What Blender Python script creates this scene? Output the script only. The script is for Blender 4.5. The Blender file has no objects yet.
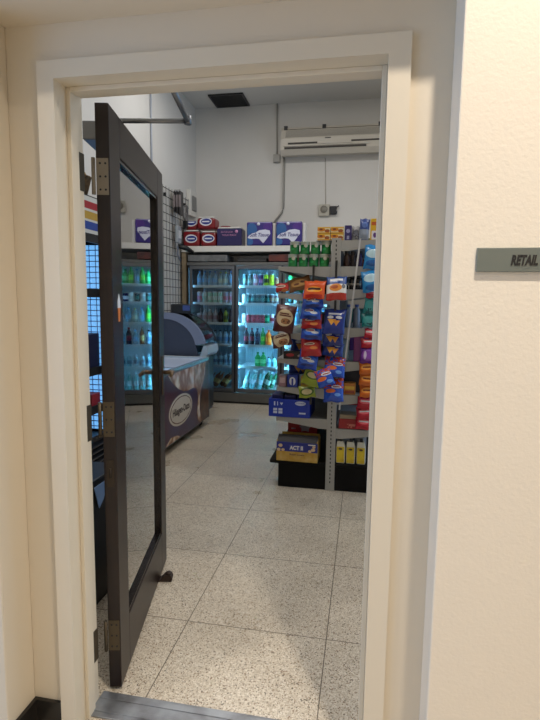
import bpy, bmesh, math, random
from mathutils import Vector, Matrix, Euler
random.seed(7)
C = bpy.data.collections.new('shop'); bpy.context.scene.collection.children.link(C)
R = math.radians
sc = bpy.context.scene

# ------------------------------------------------------------------ colours
def lin(c):
    c = c / 255.0
    return c / 12.92 if c <= 0.04045 else ((c + 0.055) / 1.055) ** 2.4
def S(r, g, b): return (lin(r), lin(g), lin(b), 1.0)

# ------------------------------------------------------------------ materials
MATS = {}
def newmat(name):
    m = bpy.data.materials.new(name); m.use_nodes = True
    nt = m.node_tree; b = nt.nodes['Principled BSDF']
    return m, nt, b
def mat(name, col, rough=0.5, metal=0.0, emit=None, estr=0.0, alpha=1.0, bump=None, vary=None, spec=None, coat=0.0):
    if name in MATS: return MATS[name]
    m, nt, b = newmat(name)
    b.inputs['Base Color'].default_value = col
    b.inputs['Roughness'].default_value = rough
    b.inputs['Metallic'].default_value = metal
    b.inputs['Alpha'].default_value = alpha
    if spec is not None: b.inputs['Specular IOR Level'].default_value = spec
    if coat: b.inputs['Coat Weight'].default_value = coat
    if emit:
        b.inputs['Emission Color'].default_value = emit
        b.inputs['Emission Strength'].default_value = estr
    tc = nt.nodes.new('ShaderNodeTexCoord')
    if bump:
        n = nt.nodes.new('ShaderNodeTexNoise'); n.inputs['Scale'].default_value = bump[0]; n.inputs['Detail'].default_value = 3
        nt.links.new(tc.outputs['Object'], n.inputs['Vector'])
        bp = nt.nodes.new('ShaderNodeBump'); bp.inputs['Strength'].default_value = bump[1]; bp.inputs['Distance'].default_value = bump[2]
        nt.links.new(n.outputs['Fac'], bp.inputs['Height']); nt.links.new(bp.outputs['Normal'], b.inputs['Normal'])
    if vary:
        n = nt.nodes.new('ShaderNodeTexNoise'); n.inputs['Scale'].default_value = vary[0]; n.inputs['Detail'].default_value = 5
        mp = nt.nodes.new('ShaderNodeMapping'); mp.inputs['Scale'].default_value = vary[2] if len(vary) > 2 else (1, 1, 1)
        nt.links.new(tc.outputs['Object'], mp.inputs['Vector']); nt.links.new(mp.outputs['Vector'], n.inputs['Vector'])
        mx = nt.nodes.new('ShaderNodeMix'); mx.data_type = 'RGBA'
        mx.inputs['A'].default_value = col; mx.inputs['B'].default_value = vary[1]
        rp = nt.nodes.new('ShaderNodeMapRange'); rp.inputs['From Min'].default_value = .38; rp.inputs['From Max'].default_value = .68
        nt.links.new(n.outputs['Fac'], rp.inputs['Value'])
        nt.links.new(rp.outputs['Result'], mx.inputs['Factor']); nt.links.new(mx.outputs['Result'], b.inputs['Base Color'])
    MATS[name] = m
    return m

def glassmat(name, tint=(1, 1, 1, 1), ior=1.5, boost=1.0):
    m = bpy.data.materials.new(name); m.use_nodes = True
    nt = m.node_tree; nt.nodes.clear()
    o = nt.nodes.new('ShaderNodeOutputMaterial'); t = nt.nodes.new('ShaderNodeBsdfTransparent'); g = nt.nodes.new('ShaderNodeBsdfGlossy')
    t.inputs['Color'].default_value = tint; g.inputs['Roughness'].default_value = 0.015
    f = nt.nodes.new('ShaderNodeFresnel'); f.inputs['IOR'].default_value = ior
    mx = nt.nodes.new('ShaderNodeMixShader')
    mm = nt.nodes.new('ShaderNodeMath'); mm.operation = 'MULTIPLY'; mm.use_clamp = True; mm.inputs[1].default_value = boost
    nt.links.new(f.outputs[0], mm.inputs[0]); nt.links.new(mm.outputs[0], mx.inputs[0])
    nt.links.new(t.outputs[0], mx.inputs[1]); nt.links.new(g.outputs[0], mx.inputs[2]); nt.links.new(mx.outputs[0], o.inputs[0])
    return m

def pack(name, base, blobs=(), rough=0.35, front=True, spec=0.5, metal=0.0):
    """printed packaging: coloured shapes in the object's own x-z frame. blob = (kind, cx, cz, rx, rz, colour)"""
    if name in MATS: return MATS[name]
    m, nt, b = newmat(name); N = nt.nodes; L = nt.links
    b.inputs['Roughness'].default_value = rough; b.inputs['Specular IOR Level'].default_value = spec; b.inputs['Metallic'].default_value = metal
    tc = N.new('ShaderNodeTexCoord'); sp = N.new('ShaderNodeSeparateXYZ'); L.new(tc.outputs['Object'], sp.inputs[0])
    ns = N.new('ShaderNodeSeparateXYZ'); L.new(tc.outputs['Normal'], ns.inputs[0])
    def M(op, a, bb=None, clamp=False):
        n = N.new('ShaderNodeMath'); n.operation = op; n.use_clamp = clamp
        for i, v in enumerate((a, bb)):
            if v is None: continue
            if isinstance(v, (int, float)): n.inputs[i].default_value = v
            else: L.new(v, n.inputs[i])
        return n.outputs[0]
    facing = M('LESS_THAN', ns.outputs['Y'], -0.25)
    cur = None
    for (k, cx, cz, rx, rz, col) in blobs:
        dx = M('DIVIDE', M('SUBTRACT', sp.outputs['X'], cx), rx); dz = M('DIVIDE', M('SUBTRACT', sp.outputs['Z'], cz), rz)
        if k == 'ell': f = M('LESS_THAN', M('ADD', M('MULTIPLY', dx, dx), M('MULTIPLY', dz, dz)), 1.0)
        elif k == 'tri':   # point-down triangle
            f = M('MULTIPLY', M('LESS_THAN', M('ABSOLUTE', dx), M('MULTIPLY', M('ADD', dz, 1.0), .5)), M('LESS_THAN', M('ABSOLUTE', dz), 1.0))
        elif k == 'sp':    # speckle inside a rectangle
            nz = N.new('ShaderNodeTexNoise'); nz.inputs['Scale'].default_value = 60; nz.inputs['Detail'].default_value = 1
            L.new(tc.outputs['Object'], nz.inputs['Vector'])
            f = M('MULTIPLY', M('MULTIPLY', M('LESS_THAN', M('ABSOLUTE', dx), 1.0), M('LESS_THAN', M('ABSOLUTE', dz), 1.0)), M('GREATER_THAN', nz.outputs['Fac'], .53))
        else: f = M('MULTIPLY', M('LESS_THAN', M('ABSOLUTE', dx), 1.0), M('LESS_THAN', M('ABSOLUTE', dz), 1.0))
        if front and k != 'band': f = M('MULTIPLY', f, facing)
        mx = N.new('ShaderNodeMix'); mx.data_type = 'RGBA'
        L.new(f, mx.inputs['Factor'])
        if cur is None: mx.inputs['A'].default_value = base
        else: L.new(cur, mx.inputs['A'])
        mx.inputs['B'].default_value = col
        cur = mx.outputs['Result']
    if cur is None: b.inputs['Base Color'].default_value = base
    else: L.new(cur, b.inputs['Base Color'])
    MATS[name] = m
    return m

# ------------------------------------------------------------------ mesh helpers
class MB:
    def __init__(s): s.bm = bmesh.new(); s.mi = 0
    def _fin(s, vs):
        for f in {f for v in vs for f in v.link_faces}: f.material_index = s.mi
    def box(s, x0, x1, y0, y1, z0, z1, bev=0.0, seg=2):
        r = bmesh.ops.create_cube(s.bm, size=1); vs = r['verts']
        bmesh.ops.scale(s.bm, vec=(x1 - x0, y1 - y0, z1 - z0), verts=vs)
        bmesh.ops.translate(s.bm, vec=((x0 + x1) / 2, (y0 + y1) / 2, (z0 + z1) / 2), verts=vs)
        s._fin(vs)
        if bev > 0:
            es = list({e for v in vs for e in v.link_edges})
            r = bmesh.ops.bevel(s.bm, geom=es, offset=bev, segments=seg, affect='EDGES', profile=.5)
            for f in r['faces']: f.material_index = s.mi
        return s
    def tube(s, pts, r, n=10, cap=True):
        pts = [Vector(p) for p in pts]; rings = []
        for i, p in enumerate(pts):
            d = (pts[min(i + 1, len(pts) - 1)] - pts[max(i - 1, 0)]).normalized()
            a = Vector((0, 0, 1)) if abs(d.z) < .9 else Vector((1, 0, 0))
            u = d.cross(a).normalized(); v = d.cross(u)
            rr = r[i] if isinstance(r, (list, tuple)) else r
            rings.append([s.bm.verts.new(p + (u * math.cos(t) + v * math.sin(t)) * rr) for t in [2 * math.pi * k / n for k in range(n)]])
        for a, b in zip(rings, rings[1:]):
            for k in range(n):
                f = s.bm.faces.new((a[k], a[(k + 1) % n], b[(k + 1) % n], b[k])); f.smooth = True; f.material_index = s.mi
        if cap:
            for rg in (rings[0], rings[-1]):
                f = s.bm.faces.new(rg); f.material_index = s.mi
        return s
    def lathe(s, prof, n=16, cx=0, cy=0, mis=None):
        rings = []
        for (r, z) in prof:
            rings.append([s.bm.verts.new((cx + r * math.cos(2 * math.pi * k / n), cy + r * math.sin(2 * math.pi * k / n), z)) for k in range(n)])
        for i, (a, b) in enumerate(zip(rings, rings[1:])):
            for k in range(n):
                f = s.bm.faces.new((a[k], a[(k + 1) % n], b[(k + 1) % n], b[k])); f.smooth = True
                f.material_index = mis[i] if mis else s.mi
        for rg, q in ((rings[0], 0), (rings[-1], -1)):
            f = s.bm.faces.new(rg); f.material_index = (mis[q] if mis else s.mi)
        return s
    def prism(s, pts, vec):
        vec = Vector(vec); a = [s.bm.verts.new(Vector(p)) for p in pts]; b = [s.bm.verts.new(Vector(p) + vec) for p in pts]
        fs = [s.bm.faces.new(a), s.bm.faces.new(b)]
        n = len(pts)
        for k in range(n): fs.append(s.bm.faces.new((a[k], a[(k + 1) % n], b[(k + 1) % n], b[k])))
        for f in fs: f.material_index = s.mi
        return s
    def mesh(s, name, mats, smooth_angle=None):
        bmesh.ops.recalc_face_normals(s.bm, faces=s.bm.faces)
        me = bpy.data.meshes.new(name); s.bm.to_mesh(me); s.bm.free()
        for m in (mats if isinstance(mats, (list, tuple)) else [mats]): me.materials.append(m)
        return me
    def build(s, name, mats, parent=None, loc=None, rot=None):
        return link(name, s.mesh(name, mats), parent, loc, rot)

def link(name, data, parent=None, loc=None, rot=None):
    o = bpy.data.objects.new(name, data); C.objects.link(o)
    if parent is not None: o.parent = parent
    if loc is not None: o.location = loc
    if rot is not None: o.rotation_euler = rot
    return o
def tag(o, label, cat, group=None, kind=None):
    o['label'] = label
    if cat: o['category'] = cat
    if group: o['group'] = group
    if kind: o['kind'] = kind
    return o
def thing(name, label, cat, loc=(0, 0, 0), rot=(0, 0, 0), group=None, kind=None):
    o = link(name, None, None, loc, rot); o.empty_display_size = .05
    return tag(o, label, cat, group, kind)
def copy_tree(o, parent=None):
    c = o.copy(); C.objects.link(c)
    if parent is not None: c.parent = parent
    for ch in list(o.children): copy_tree(ch, c)
    return c
def text(body, size, name, m, parent, loc, rot, ext=.001, sx=1.0, shear=0.0, bold=0.0, align='CENTER'):
    cu = bpy.data.curves.new(name, 'FONT'); cu.body = body; cu.size = size; cu.extrude = ext; cu.shear = shear
    cu.align_x = align; cu.align_y = 'CENTER'; cu.offset = bold; cu.resolution_u = 3
    o = bpy.data.objects.new('tmp_text', cu); C.objects.link(o)
    dg = bpy.context.evaluated_depsgraph_get(); me = bpy.data.meshes.new_from_object(o.evaluated_get(dg)); me.name = name
    bpy.data.objects.remove(o); bpy.data.curves.remove(cu)
    me.transform(Matrix.Scale(sx, 4, (1, 0, 0)))
    me.materials.clear(); me.materials.append(m)
    return link(name, me, parent, loc, rot)
FRONT = (R(90), 0, 0); SIDE = (R(90), 0, R(90))

# ------------------------------------------------------------------ room materials
def wallpaint(name, col, scale, strength, dist, rough=.6, stain=None):
    return mat(name, col, rough, bump=(scale, strength, dist), vary=stain)
M_cream = wallpaint('corridor_cream_paint', S(222, 210, 189), 60, .12, .002, .55)
M_rough = wallpaint('corridor_textured_paint', S(240, 229, 210), 120, .28, .003, .7)
M_trim = mat('cream_gloss_trim', S(225, 214, 193), .32, bump=(30, .06, .002))
M_shopwall = mat('shop_white_paint', S(206, 204, 200), .7, bump=(50, .1, .002), vary=(.9, S(199, 197, 192)))
M_ceil = mat('ceiling_paint', S(205, 203, 198), .8)
M_black = mat('black_satin', S(20, 20, 22), .4)
M_blackbase = mat('black_vinyl_base', S(22, 20, 18), .3, vary=(9, S(38, 35, 32)))
M_steel = mat('brushed_steel', S(132, 136, 142), .4, .9)
M_nickel = mat('dull_nickel', S(150, 142, 128), .5, .6)
M_dnick = mat('dark_bronze', S(96, 86, 70), .45, .7)
M_alu = mat('aluminium_frame', S(120, 122, 125), .38, .85)
M_dkframe = mat('dark_grey_frame', S(48, 50, 54), .4, .5)
M_white = mat('white_enamel', S(225, 226, 226), .4)
M_shelfwhite = mat('white_board', S(222, 219, 212), .5)
M_glass = glassmat('clear_glass', (.93, .96, .96, 1), 1.45)
M_doorglass = glassmat('door_glass', (.93, .96, .97, 1), 1.55, 2.3)
M_espresso = mat('espresso_wood', S(31, 18, 14), .36, vary=(6, S(22, 11, 8), (14, 14, .6)))
M_bead = mat('dark_bead', S(26, 20, 19), .2)

# terrazzo with saw-cut joints
def terrazzo():
    m, nt, b = newmat('terrazzo_tiles'); N = nt.nodes; L = nt.links
    tc = N.new('ShaderNodeTexCoord')
    def ramp(src, stops):
        r = N.new('ShaderNodeValToRGB'); r.color_ramp.interpolation = 'CONSTANT' if len(stops[0]) == 3 else 'LINEAR'
        e = r.color_ramp.elements
        e[0].position, e[0].color = stops[0][0], stops[0][1]; e[1].position, e[1].color = stops[1][0], stops[1][1]
        for p in stops[2:]: q = e.new(p[0]); q.color = p[1]
        L.new(src, r.inputs[0]); return r.outputs[0]
    v = N.new('ShaderNodeTexVoronoi'); v.inputs['Scale'].default_value = 240; L.new(tc.outputs['Object'], v.inputs['Vector'])
    sepc = N.new('ShaderNodeSeparateColor'); L.new(v.outputs['Color'], sepc.inputs[0])
    base = ramp(sepc.outputs[0], [(0, S(196, 184, 165), 0), (.28, S(214, 203, 184), 0), (.62, S(180, 166, 145), 0), (.78, S(226, 217, 202), 0), (.91, S(104, 94, 80), 0), (.955, S(140, 116, 92), 0)])
    n = N.new('ShaderNodeTexNoise'); n.inputs['Scale'].default_value = 2.2; n.inputs['Detail'].default_value = 6; L.new(tc.outputs['Object'], n.inputs['Vector'])
    stain = ramp(n.outputs['Fac'], [(.3, (.78, .77, .76, 1)), (.62, (1, 1, 1, 1))])
    mx = N.new('ShaderNodeMix'); mx.data_type = 'RGBA'; mx.blend_type = 'MULTIPLY'; mx.inputs['Factor'].default_value = 1
    L.new(base, mx.inputs['A']); L.new(stain, mx.inputs['B'])
    sp = N.new('ShaderNodeSeparateXYZ'); L.new(tc.outputs['Object'], sp.inputs[0])
    def line(out, off, T=.61, w=.002):
        a = N.new('ShaderNodeMath'); a.operation = 'SUBTRACT'; L.new(out, a.inputs[0]); a.inputs[1].default_value = off - T * 20
        q = N.new('ShaderNodeMath'); q.operation = 'MODULO'; L.new(a.outputs[0], q.inputs[0]); q.inputs[1].default_value = T
        c = N.new('ShaderNodeMath'); c.operation = 'LESS_THAN'; L.new(q.outputs[0], c.inputs[0]); c.inputs[1].default_value = w * 2
        return c.outputs[0]
    mxx = N.new('ShaderNodeMath'); mxx.operation = 'MAXIMUM'
    L.new(line(sp.outputs['X'], -.7228), mxx.inputs[0]); L.new(line(sp.outputs['Y'], .611), mxx.inputs[1])
    m2 = N.new('ShaderNodeMix'); m2.data_type = 'RGBA'; L.new(mxx.outputs[0], m2.inputs['Factor'])
    L.new(mx.outputs['Result'], m2.inputs['A']); m2.inputs['B'].default_value = S(96, 86, 72)
    L.new(m2.outputs['Result'], b.inputs['Base Color'])
    rr = N.new('ShaderNodeMapRange'); L.new(n.outputs['Fac'], rr.inputs['Value']); rr.inputs['To Min'].default_value = .22; rr.inputs['To Max'].default_value = .36
    L.new(rr.outputs['Result'], b.inputs['Roughness'])
    return m
M_floor = terrazzo()

# ------------------------------------------------------------------ room shell
XL, XR, YB, ZC = -2.49, 2.3, 5.93, 4.14
def struct(name, bm, m, label, cat):
    o = bm.build(name, m); tag(o, label, cat, kind='structure'); return o
struct('floor', MB().box(-2.7, 2.5, -3.1, 6.1, -.06, 0), M_floor, 'speckled beige terrazzo floor in large square tiles running through the doorway', 'floor')
struct('ceiling', MB().box(XL - .1, XR + .1, .14, YB + .1, ZC, ZC + .08), M_ceil, 'high pale grey ceiling of the shop above the air conditioner', 'ceiling')
struct('wall_left', MB().box(XL - .1, XL, .0, YB + .1, 0, ZC + .02), M_shopwall, 'white left wall of the shop behind the freezers', 'wall')
struct('wall_back', MB().box(XL, XR, YB, YB + .1, 0, ZC + .02), M_shopwall, 'white back wall of the shop above the fridges', 'wall')
w = MB(); w.box(XR, XR + .1, .14, .9, 0, ZC); w.box(XR, XR + .1, 4.7, YB, 0, ZC); w.box(XR, XR + .1, .9, 4.7, 0, .35); w.box(XR, XR + .1, .9, 4.7, 2.9, ZC)
struct('wall_right', w, M_shopwall, 'white right wall of the shop around the shop window', 'wall')
w = MB(); w.box(XL, -.895, 0, .13, 0, ZC); w.box(.053, XR, 0, .13, 0, ZC); w.box(-.895, .053, 0, .13, 2.04, ZC)
struct('wall_front', w, M_cream, 'cream recessed wall around the open doorway', 'wall')
w = MB(); w.box(.193, 2.3, -.13, 0, 0, 3.3, bev=.004)
struct('wall_corridor_right', w, M_rough, 'textured cream corridor wall carrying the grey name plate', 'wall')
w = MB(); w.box(-2.6, -1.033, -.13, 0, 0, 3.3, bev=.004)
struct('wall_corridor_left', w, M_cream, 'cream wall return at the far edge of the recess, beside the hinge side', 'wall')
w = MB(); w.box(-1.033, .193, -.13, 0, 2.175, 3.3)
struct('lintel', w, M_cream, 'cream lintel over the door recess with a flat underside', 'lintel')
struct('ceiling', MB().box(-2.7, 2.5, -3.1, -.13, 3.3, 3.38), mat('corridor_ceiling_white', S(230, 224, 212), .8), 'plain low ceiling of the corridor outside the shop', 'ceiling')
struct('wall_corridor_rear', MB().box(-2.7, 2.5, -3.1, -3.0, 0, 3.3), M_cream, 'cream wall across the corridor facing the doorway', 'wall')
struct('wall_corridor_end', MB().box(2.4, 2.5, -3.0, -.13, 0, 3.3), M_cream, 'cream wall closing the corridor beyond the name plate', 'wall')
w = MB(); w.box(-1.033, -.932, -.012, 0, 0, .095); w.box(-1.033, -1.021, -.13, -.012, 0, .095)
struct('baseboard_left', w, M_blackbase, 'black baseboard in the corner of the door recess', 'baseboard')
# casing + rebated jamb
w = MB()
w.prism([(-.931, -.014, 0), (-.931, -.014, 2.0735), (.0925, -.014, 2.0735), (.0925, -.014, 0), (.0375, -.014, 0), (.0375, -.014, 2.0245), (-.8795, -.014, 2.0245), (-.8795, -.014, 0)], (0, .014, 0))
tr = struct('trim_1', w, M_trim, 'cream door casing framing the open doorway', 'door frame')
w = MB()
w.box(-.895, -.8795, 0, .13, 0, 2.04); w.box(.0375, .053, 0, .13, 0, 2.04); w.box(-.8795, .0375, 0, .13, 2.0245, 2.04)
w.box(-.8795, -.866, .045, .086, 0, 2.0245, .002); w.box(.024, .0375, .045, .086, 0, 2.0245, .002); w.box(-.866, .024, .045, .086, 2.011, 2.0245, .002)
w.build('jamb', M_trim, tr)
w = MB(); w.box(-.8795, .0375, .055, .165, 0, .006, .002)
for i in range(2): w.box(-.875, .034, .075 + i * .055, .097 + i * .055, .006, .0085, .001)
th = w.build('threshold', mat('threshold_steel', S(164, 168, 174), .38, .75, vary=(9, S(116, 116, 118)))); tag(th, 'steel threshold strip across the foot of the doorway', 'threshold')
wn = struct('window_1', MB().box(XR + .02, XR + .07, .9, .96, .35, 2.9).box(XR + .02, XR + .07, 4.64, 4.7, .35, 2.9).box(XR + .02, XR + .07, .96, 4.64, .35, .41).box(XR + .02, XR + .07, .96, 4.64, 2.84, 2.9).box(XR + .02, XR + .07, 2.77, 2.83, .41, 2.84),
            M_alu, 'wide shop window on the side wall letting in blue daylight', 'window')
MB().box(XR + .04, XR + .046, .96, 4.64, .41, 2.84).build('pane', M_glass, wn)

# ------------------------------------------------------------------ open door
door = thing('door_1', 'dark brown wooden door with a tall glass pane standing open into the shop', 'door', (-.82, .186, 0), (0, 0, R(102.04)), kind='structure')
# local frame: x along the leaf from hinge to latch, -y = visible face side
LW = .915; T = .044
w = MB()
def dbx(*a): w.box(a[0], a[1], 0, T, a[2], a[3], .0025)
dbx(0, .125, .012, 2.03); dbx(.79, LW, .012, 2.03); dbx(.125, .79, 1.895, 2.03); dbx(.125, .79, .012, .215)
w.build('door_frame', M_espresso, door)
MB().box(.125, .79, .019, .025, .215, 1.895).build('glass_pane', M_doorglass, door)
w = MB()
for y0, y1 in ((.004, .019), (.025, .040)):
    w.box(.125, .137, y0, y1, .215, 1.895); w.box(.778, .79, y0, y1, .215, 1.895); w.box(.137, .778, y0, y1, 1.883, 1.895); w.box(.137, .778, y0, y1, .215, .227)
w.build('glazing_bead', M_bead, door)
for z0, z1, mm in ((1.746, 1.86, M_nickel), (.945, 1.065, M_dnick), (.158, .272, M_dnick)):
    h = MB().box(-.002, 0, .004, T - .002, z0, z1).build('hinge', mm, door)
    MB().tube([(-.004, T + .007, z0), (-.004, T + .007, z1)], .0065, 10).build('knuckle', mm, h)
    w = MB()
    for zz in (z0 + .016, (z0 + z1) / 2, z1 - .016):
        for yy in (.013, .03): w.tube([(-.0035, yy, zz), (-.002, yy, zz)], .0035, 8)
    w.build('screw', M_dkframe, h)
w = MB().box(-.003, 0, .008, .034, .767, .863, .001); w.tube([(-.006, .02, .80), (-.006, .02, .835)], .004, 8)
w.build('edge_plate', mat('edge_bronze', S(66, 58, 50), .4, .7), door)
# lever handles
for s_, y0 in ((-1, 0), (1, T)):
    hd = MB().box(.835, .875, min(y0, y0 + s_ * .006), max(y0, y0 + s_ * .006), .93, 1.13, .003).build('handle', mat('aged_brass', S(112, 92, 70), .35, 1.0), door)
    MB().tube([(.855, y0 + s_ * .006, 1.045), (.855, y0 + s_ * .05, 1.045), (.848, y0 + s_ * .057, 1.045), (.775, y0 + s_ * .057, 1.04)], [.011, .011, .011, .008], 10).build('lever', MATS['aged_brass'], hd)
# cone sticker on the hinge stile
stk = MB()
stk.mi = 0; stk.prism([(.058, -.0012, 1.385), (.088, -.0012, 1.385), (.083, -.0012, 1.335), (.063, -.0012, 1.335)], (0, .0012, 0))
stk.mi = 1; stk.prism([(.055, -.0013, 1.382), (.091, -.0013, 1.382), (.09, -.0013, 1.405), (.073, -.0013, 1.43), (.057, -.0013, 1.405)], (0, .0012, 0))
stk.build('sticker', [mat('sticker_orange', S(205, 120, 60), .5), mat('sticker_white', S(215, 220, 228), .5)], door)['label'] = 'small ice cream cone sticker'
# closer: body on the hidden side, folded arm to the head
cl = MB().box(.06, .30, T, T + .06, 1.935, 1.995, .004).build('door_closer', M_steel, door)
MB().tube([(.24, T + .03, 1.99), (.24, T + .03, 2.056)], .011, 10).build('spindle', M_steel, cl)
Minv = (Matrix.Translation((-.82, .186, 0)) @ Matrix.Rotation(R(102.04), 4, 'Z')).inverted()
elb = Minv @ Vector((-.65, .45, 2.054)); foot = Minv @ Vector((-.60, .165, 2.056))
w = MB(); w.tube([(.24, T + .03, 2.054), elb], .009, 8); w.tube([elb + Vector((0, 0, -.012)), elb + Vector((0, 0, .018))], .013, 10); w.build('closer_arm', M_steel, cl)
w = MB(); w.tube([elb, foot], .010, 8); fw = MB()
w.build('closer_forearm', M_steel, cl)
b_ = thing('arm_bracket', 'steel door closer bracket fixed over the doorway head', 'bracket', (0, 0, 0))
MB().box(-.63, -.57, .13, .17, 2.047, 2.075, .003).build('bracket_plate', M_steel, b_)
# hinge leaves on the jamb
for z0, z1, lb in ((1.746, 1.86, 'upper'), (.945, 1.065, 'middle'), (.158, .272, 'lower')):
    o = MB().box(-.8797, -.8775, .088, .133, z0, z1).build('hinge_plate', M_dnick); o.location = (0, 0, 0)
    tag(o, '%s bronze hinge plate screwed to the door jamb' % lb, 'hinge', 'hinge plates on the jamb')
# rubber wedge by the leaf
ds = thing('door_stop', 'dark brown rubber door wedge on the floor against the open door', 'door stop', (-.938, .905, 0), (0, 0, R(12)))
w = MB(); w.prism([(-.052, -.020, 0), (.026, -.020, 0), (.030, -.020, .018), (.020, -.020, .034), (-.010, -.020, .032), (-.030, -.020, .010), (-.052, -.020, .009)], (0, .040, 0)); w.build('wedge', mat('brown_rubber', S(48, 34, 26), .6), ds)
w = MB(); w.lathe([(.001, .032), (.016, .033), (.017, .038), (.012, .043), (.001, .044)], 12, .010, 0); w.build('grip', MATS['brown_rubber'], ds)

# ------------------------------------------------------------------ name plate
pl = thing('name_plate', 'grey metal name plate on the textured cream corridor wall', 'sign', (.247, -.13, 1.4855))
MB().box(0, .25, -.008, 0, 0, .054, .0015).build('plate', mat('sign_grey', S(124, 130, 122), .4, .3), pl)
text('RETAIL', .030, 'lettering', mat('sign_black', S(42, 40, 38), .5), pl, (.0725, -.0085, .0245), FRONT, .0004, .60, .22, .0016, 'LEFT')
w = MB()
for i, dots in enumerate([(0, 1, 2), (0, 4), (1, 2, 3, 4), (0,), (1, 3), (0, 1, 2)]):
    for d_ in dots:
        px, pz = .085 + i * .0105 + (d_ // 3) * .0035, .0105 - (d_ % 3) * .0026
        w.box(px, px + .0012, -.009, -.008, pz, pz + .0012)
w.build('braille', MATS['sign_grey'], pl)

# ------------------------------------------------------------------ camera
cam_d = bpy.data.cameras.new('camera'); cam = bpy.data.objects.new('camera', cam_d); C.objects.link(cam)
f_, pt, yw, rl = 504.03, .1176, .1831, .0131
Fv = Vector((-math.sin(yw) * math.cos(pt), math.cos(yw) * math.cos(pt), -math.sin(pt))); Rv = Vector((math.cos(yw), math.sin(yw), 0)); Uv = Rv.cross(Fv)
R2 = Rv * math.cos(rl) + Uv * math.sin(rl); U2 = -Rv * math.sin(rl) + Uv * math.cos(rl)
mw = Matrix((R2, U2, -Fv)).transposed().to_4x4(); mw.translation = Vector((0, -1.37, 1.4144)); cam.matrix_world = mw
cam_d.sensor_fit = 'VERTICAL'; cam_d.sensor_height = 36; cam_d.lens = f_ / 720 * 36; cam_d.clip_start = .02
sc.camera = cam

# ================================================================== shop: fixed services on walls
o = thing('ceiling_vent', 'square black ceiling vent grille high in the shop', 'vent', (-1.92, 5.68, ZC))
MB().box(-.24, .24, -.215, -.19, -.02, 0).box(-.24, .24, .19, .215, -.02, 0).box(-.24, -.215, -.19, .19, -.02, 0).box(.215, .24, -.19, .19, -.02, 0).build('frame', M_black, o)
w = MB()
for i in range(10): w.box(-.215, .215, -.185 + i * .038, -.165 + i * .038, -.016, -.004)
w.build('louvre', mat('vent_black', S(30, 30, 32), .6), o)
M_cond = mat('grey_conduit', S(150, 148, 142), .5)
def services():
    a = MB().tube([(-1.293, YB - .013, ZC), (-1.288, YB - .013, 3.45)], .011, 8).build('conduit', M_cond)
    tag(a, 'thin grey conduit dropping from the ceiling to the junction box', 'pipe')
    a = MB().box(-1.335, -1.24, YB - .05, YB, 3.35, 3.455, .006).build('junction_box', M_cond); tag(a, 'small grey junction box beside the air conditioner', 'junction box')
    a = MB().tube([(XL + .012, 4.33, ZC), (XL + .012, 4.33, 2.3)], .012, 8).build('conduit', mat('blue_grey_pipe', S(150, 156, 166), .5)); tag(a, 'pale conduit running straight up the left wall', 'pipe')
    a = MB().tube([(-.605, YB - .006, 3.39), (-.585, YB - .006, 2.765)], .004, 6).build('hanging_wire', mat('pale_cable', S(170, 166, 158), .6)); tag(a, 'thin pale cable hanging from the air conditioner to the wall socket', 'cable')
services()
so = thing('wall_socket', 'grey metal wall socket box above the gondola', 'socket', (-.56, YB, 2.68))
MB().box(-.12, .03, -.04, 0, -.08, .08, .006).build('box', mat('socket_grey', S(168, 164, 152), .5), so)
MB().lathe([(.001, 0), (.05, 0), (.05, .008), (.001, .008)], 16).build('cover', mat('socket_dark', S(128, 124, 114), .5), so, (-.045, -.04, .01), (R(90), 0, 0))
w = MB(); w.box(.04, .13, -.05, 0, -.06, .05, .004); w.tube([(.03, -.02, .03), (.15, -.03, .045), (.16, -.03, .06)], .008, 6); w.box(.05, .14, -.055, -.045, -.05, -.02); w.build('plug', M_dkframe, so)
# air conditioner
ac = thing('air_conditioner', 'long off-white wall air conditioner mounted high on the back wall', 'air conditioner', (-1.2, YB, 3.40))
M_ac = mat('ac_cream', S(196, 190, 178), .45); M_acd = mat('ac_dark', S(60, 56, 52), .6)
w = MB(); w.prism([(0, 0, .02), (0, -.16, 0), (0, -.22, .06), (0, -.23, .20), (0, -.17, .33), (0, 0, .33)], (1.62, 0, 0)); w.build('body', M_ac, ac)
g = MB()
for i in range(9): g.box(.06, 1.58, -.215 + i * .006 - .012, -.205 + i * .006, .218 + i * .012, .223 + i * .012)
g.build('intake_grille', mat('ac_grey', S(150, 146, 138), .5), ac)
g = MB(); g.box(.10, .52, -.235, -.2, .125, .145); g.box(.95, 1.42, -.236, -.2, .135, .152); g.box(.05, 1.15, -.231, -.19, .065, .088); g.build('air_outlet', M_acd, ac)
g = MB(); g.box(.50, .95, -.24, -.22, .115, .155, .003); g.box(.04, 1.2, -.238, -.215, .096, .112, .003); g.build('flap', M_ac, ac)
MB().box(-.02, 1.62, -.09, -.06, .365, .385).box(0, .02, -.08, 0, .33, .365).box(1.58, 1.6, -.08, 0, .33, .365).build('top_rail', M_ac, ac)
for x in (.02, .55, 1.30): MB().box(x, x + .05, -.095, -.055, .36, .41).build('rail_clip', M_black, ac)
MB().tube([(.015, -.018, .01), (.015, -.018, -.68), (.0, -.018, -.73), (-.13, -.018, -.90)], .015, 8).build('drain_pipe', M_cond, ac)
MB().box(.60, .68, -.2325, -.22, .185, .197).build('badge', M_acd, ac)

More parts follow.
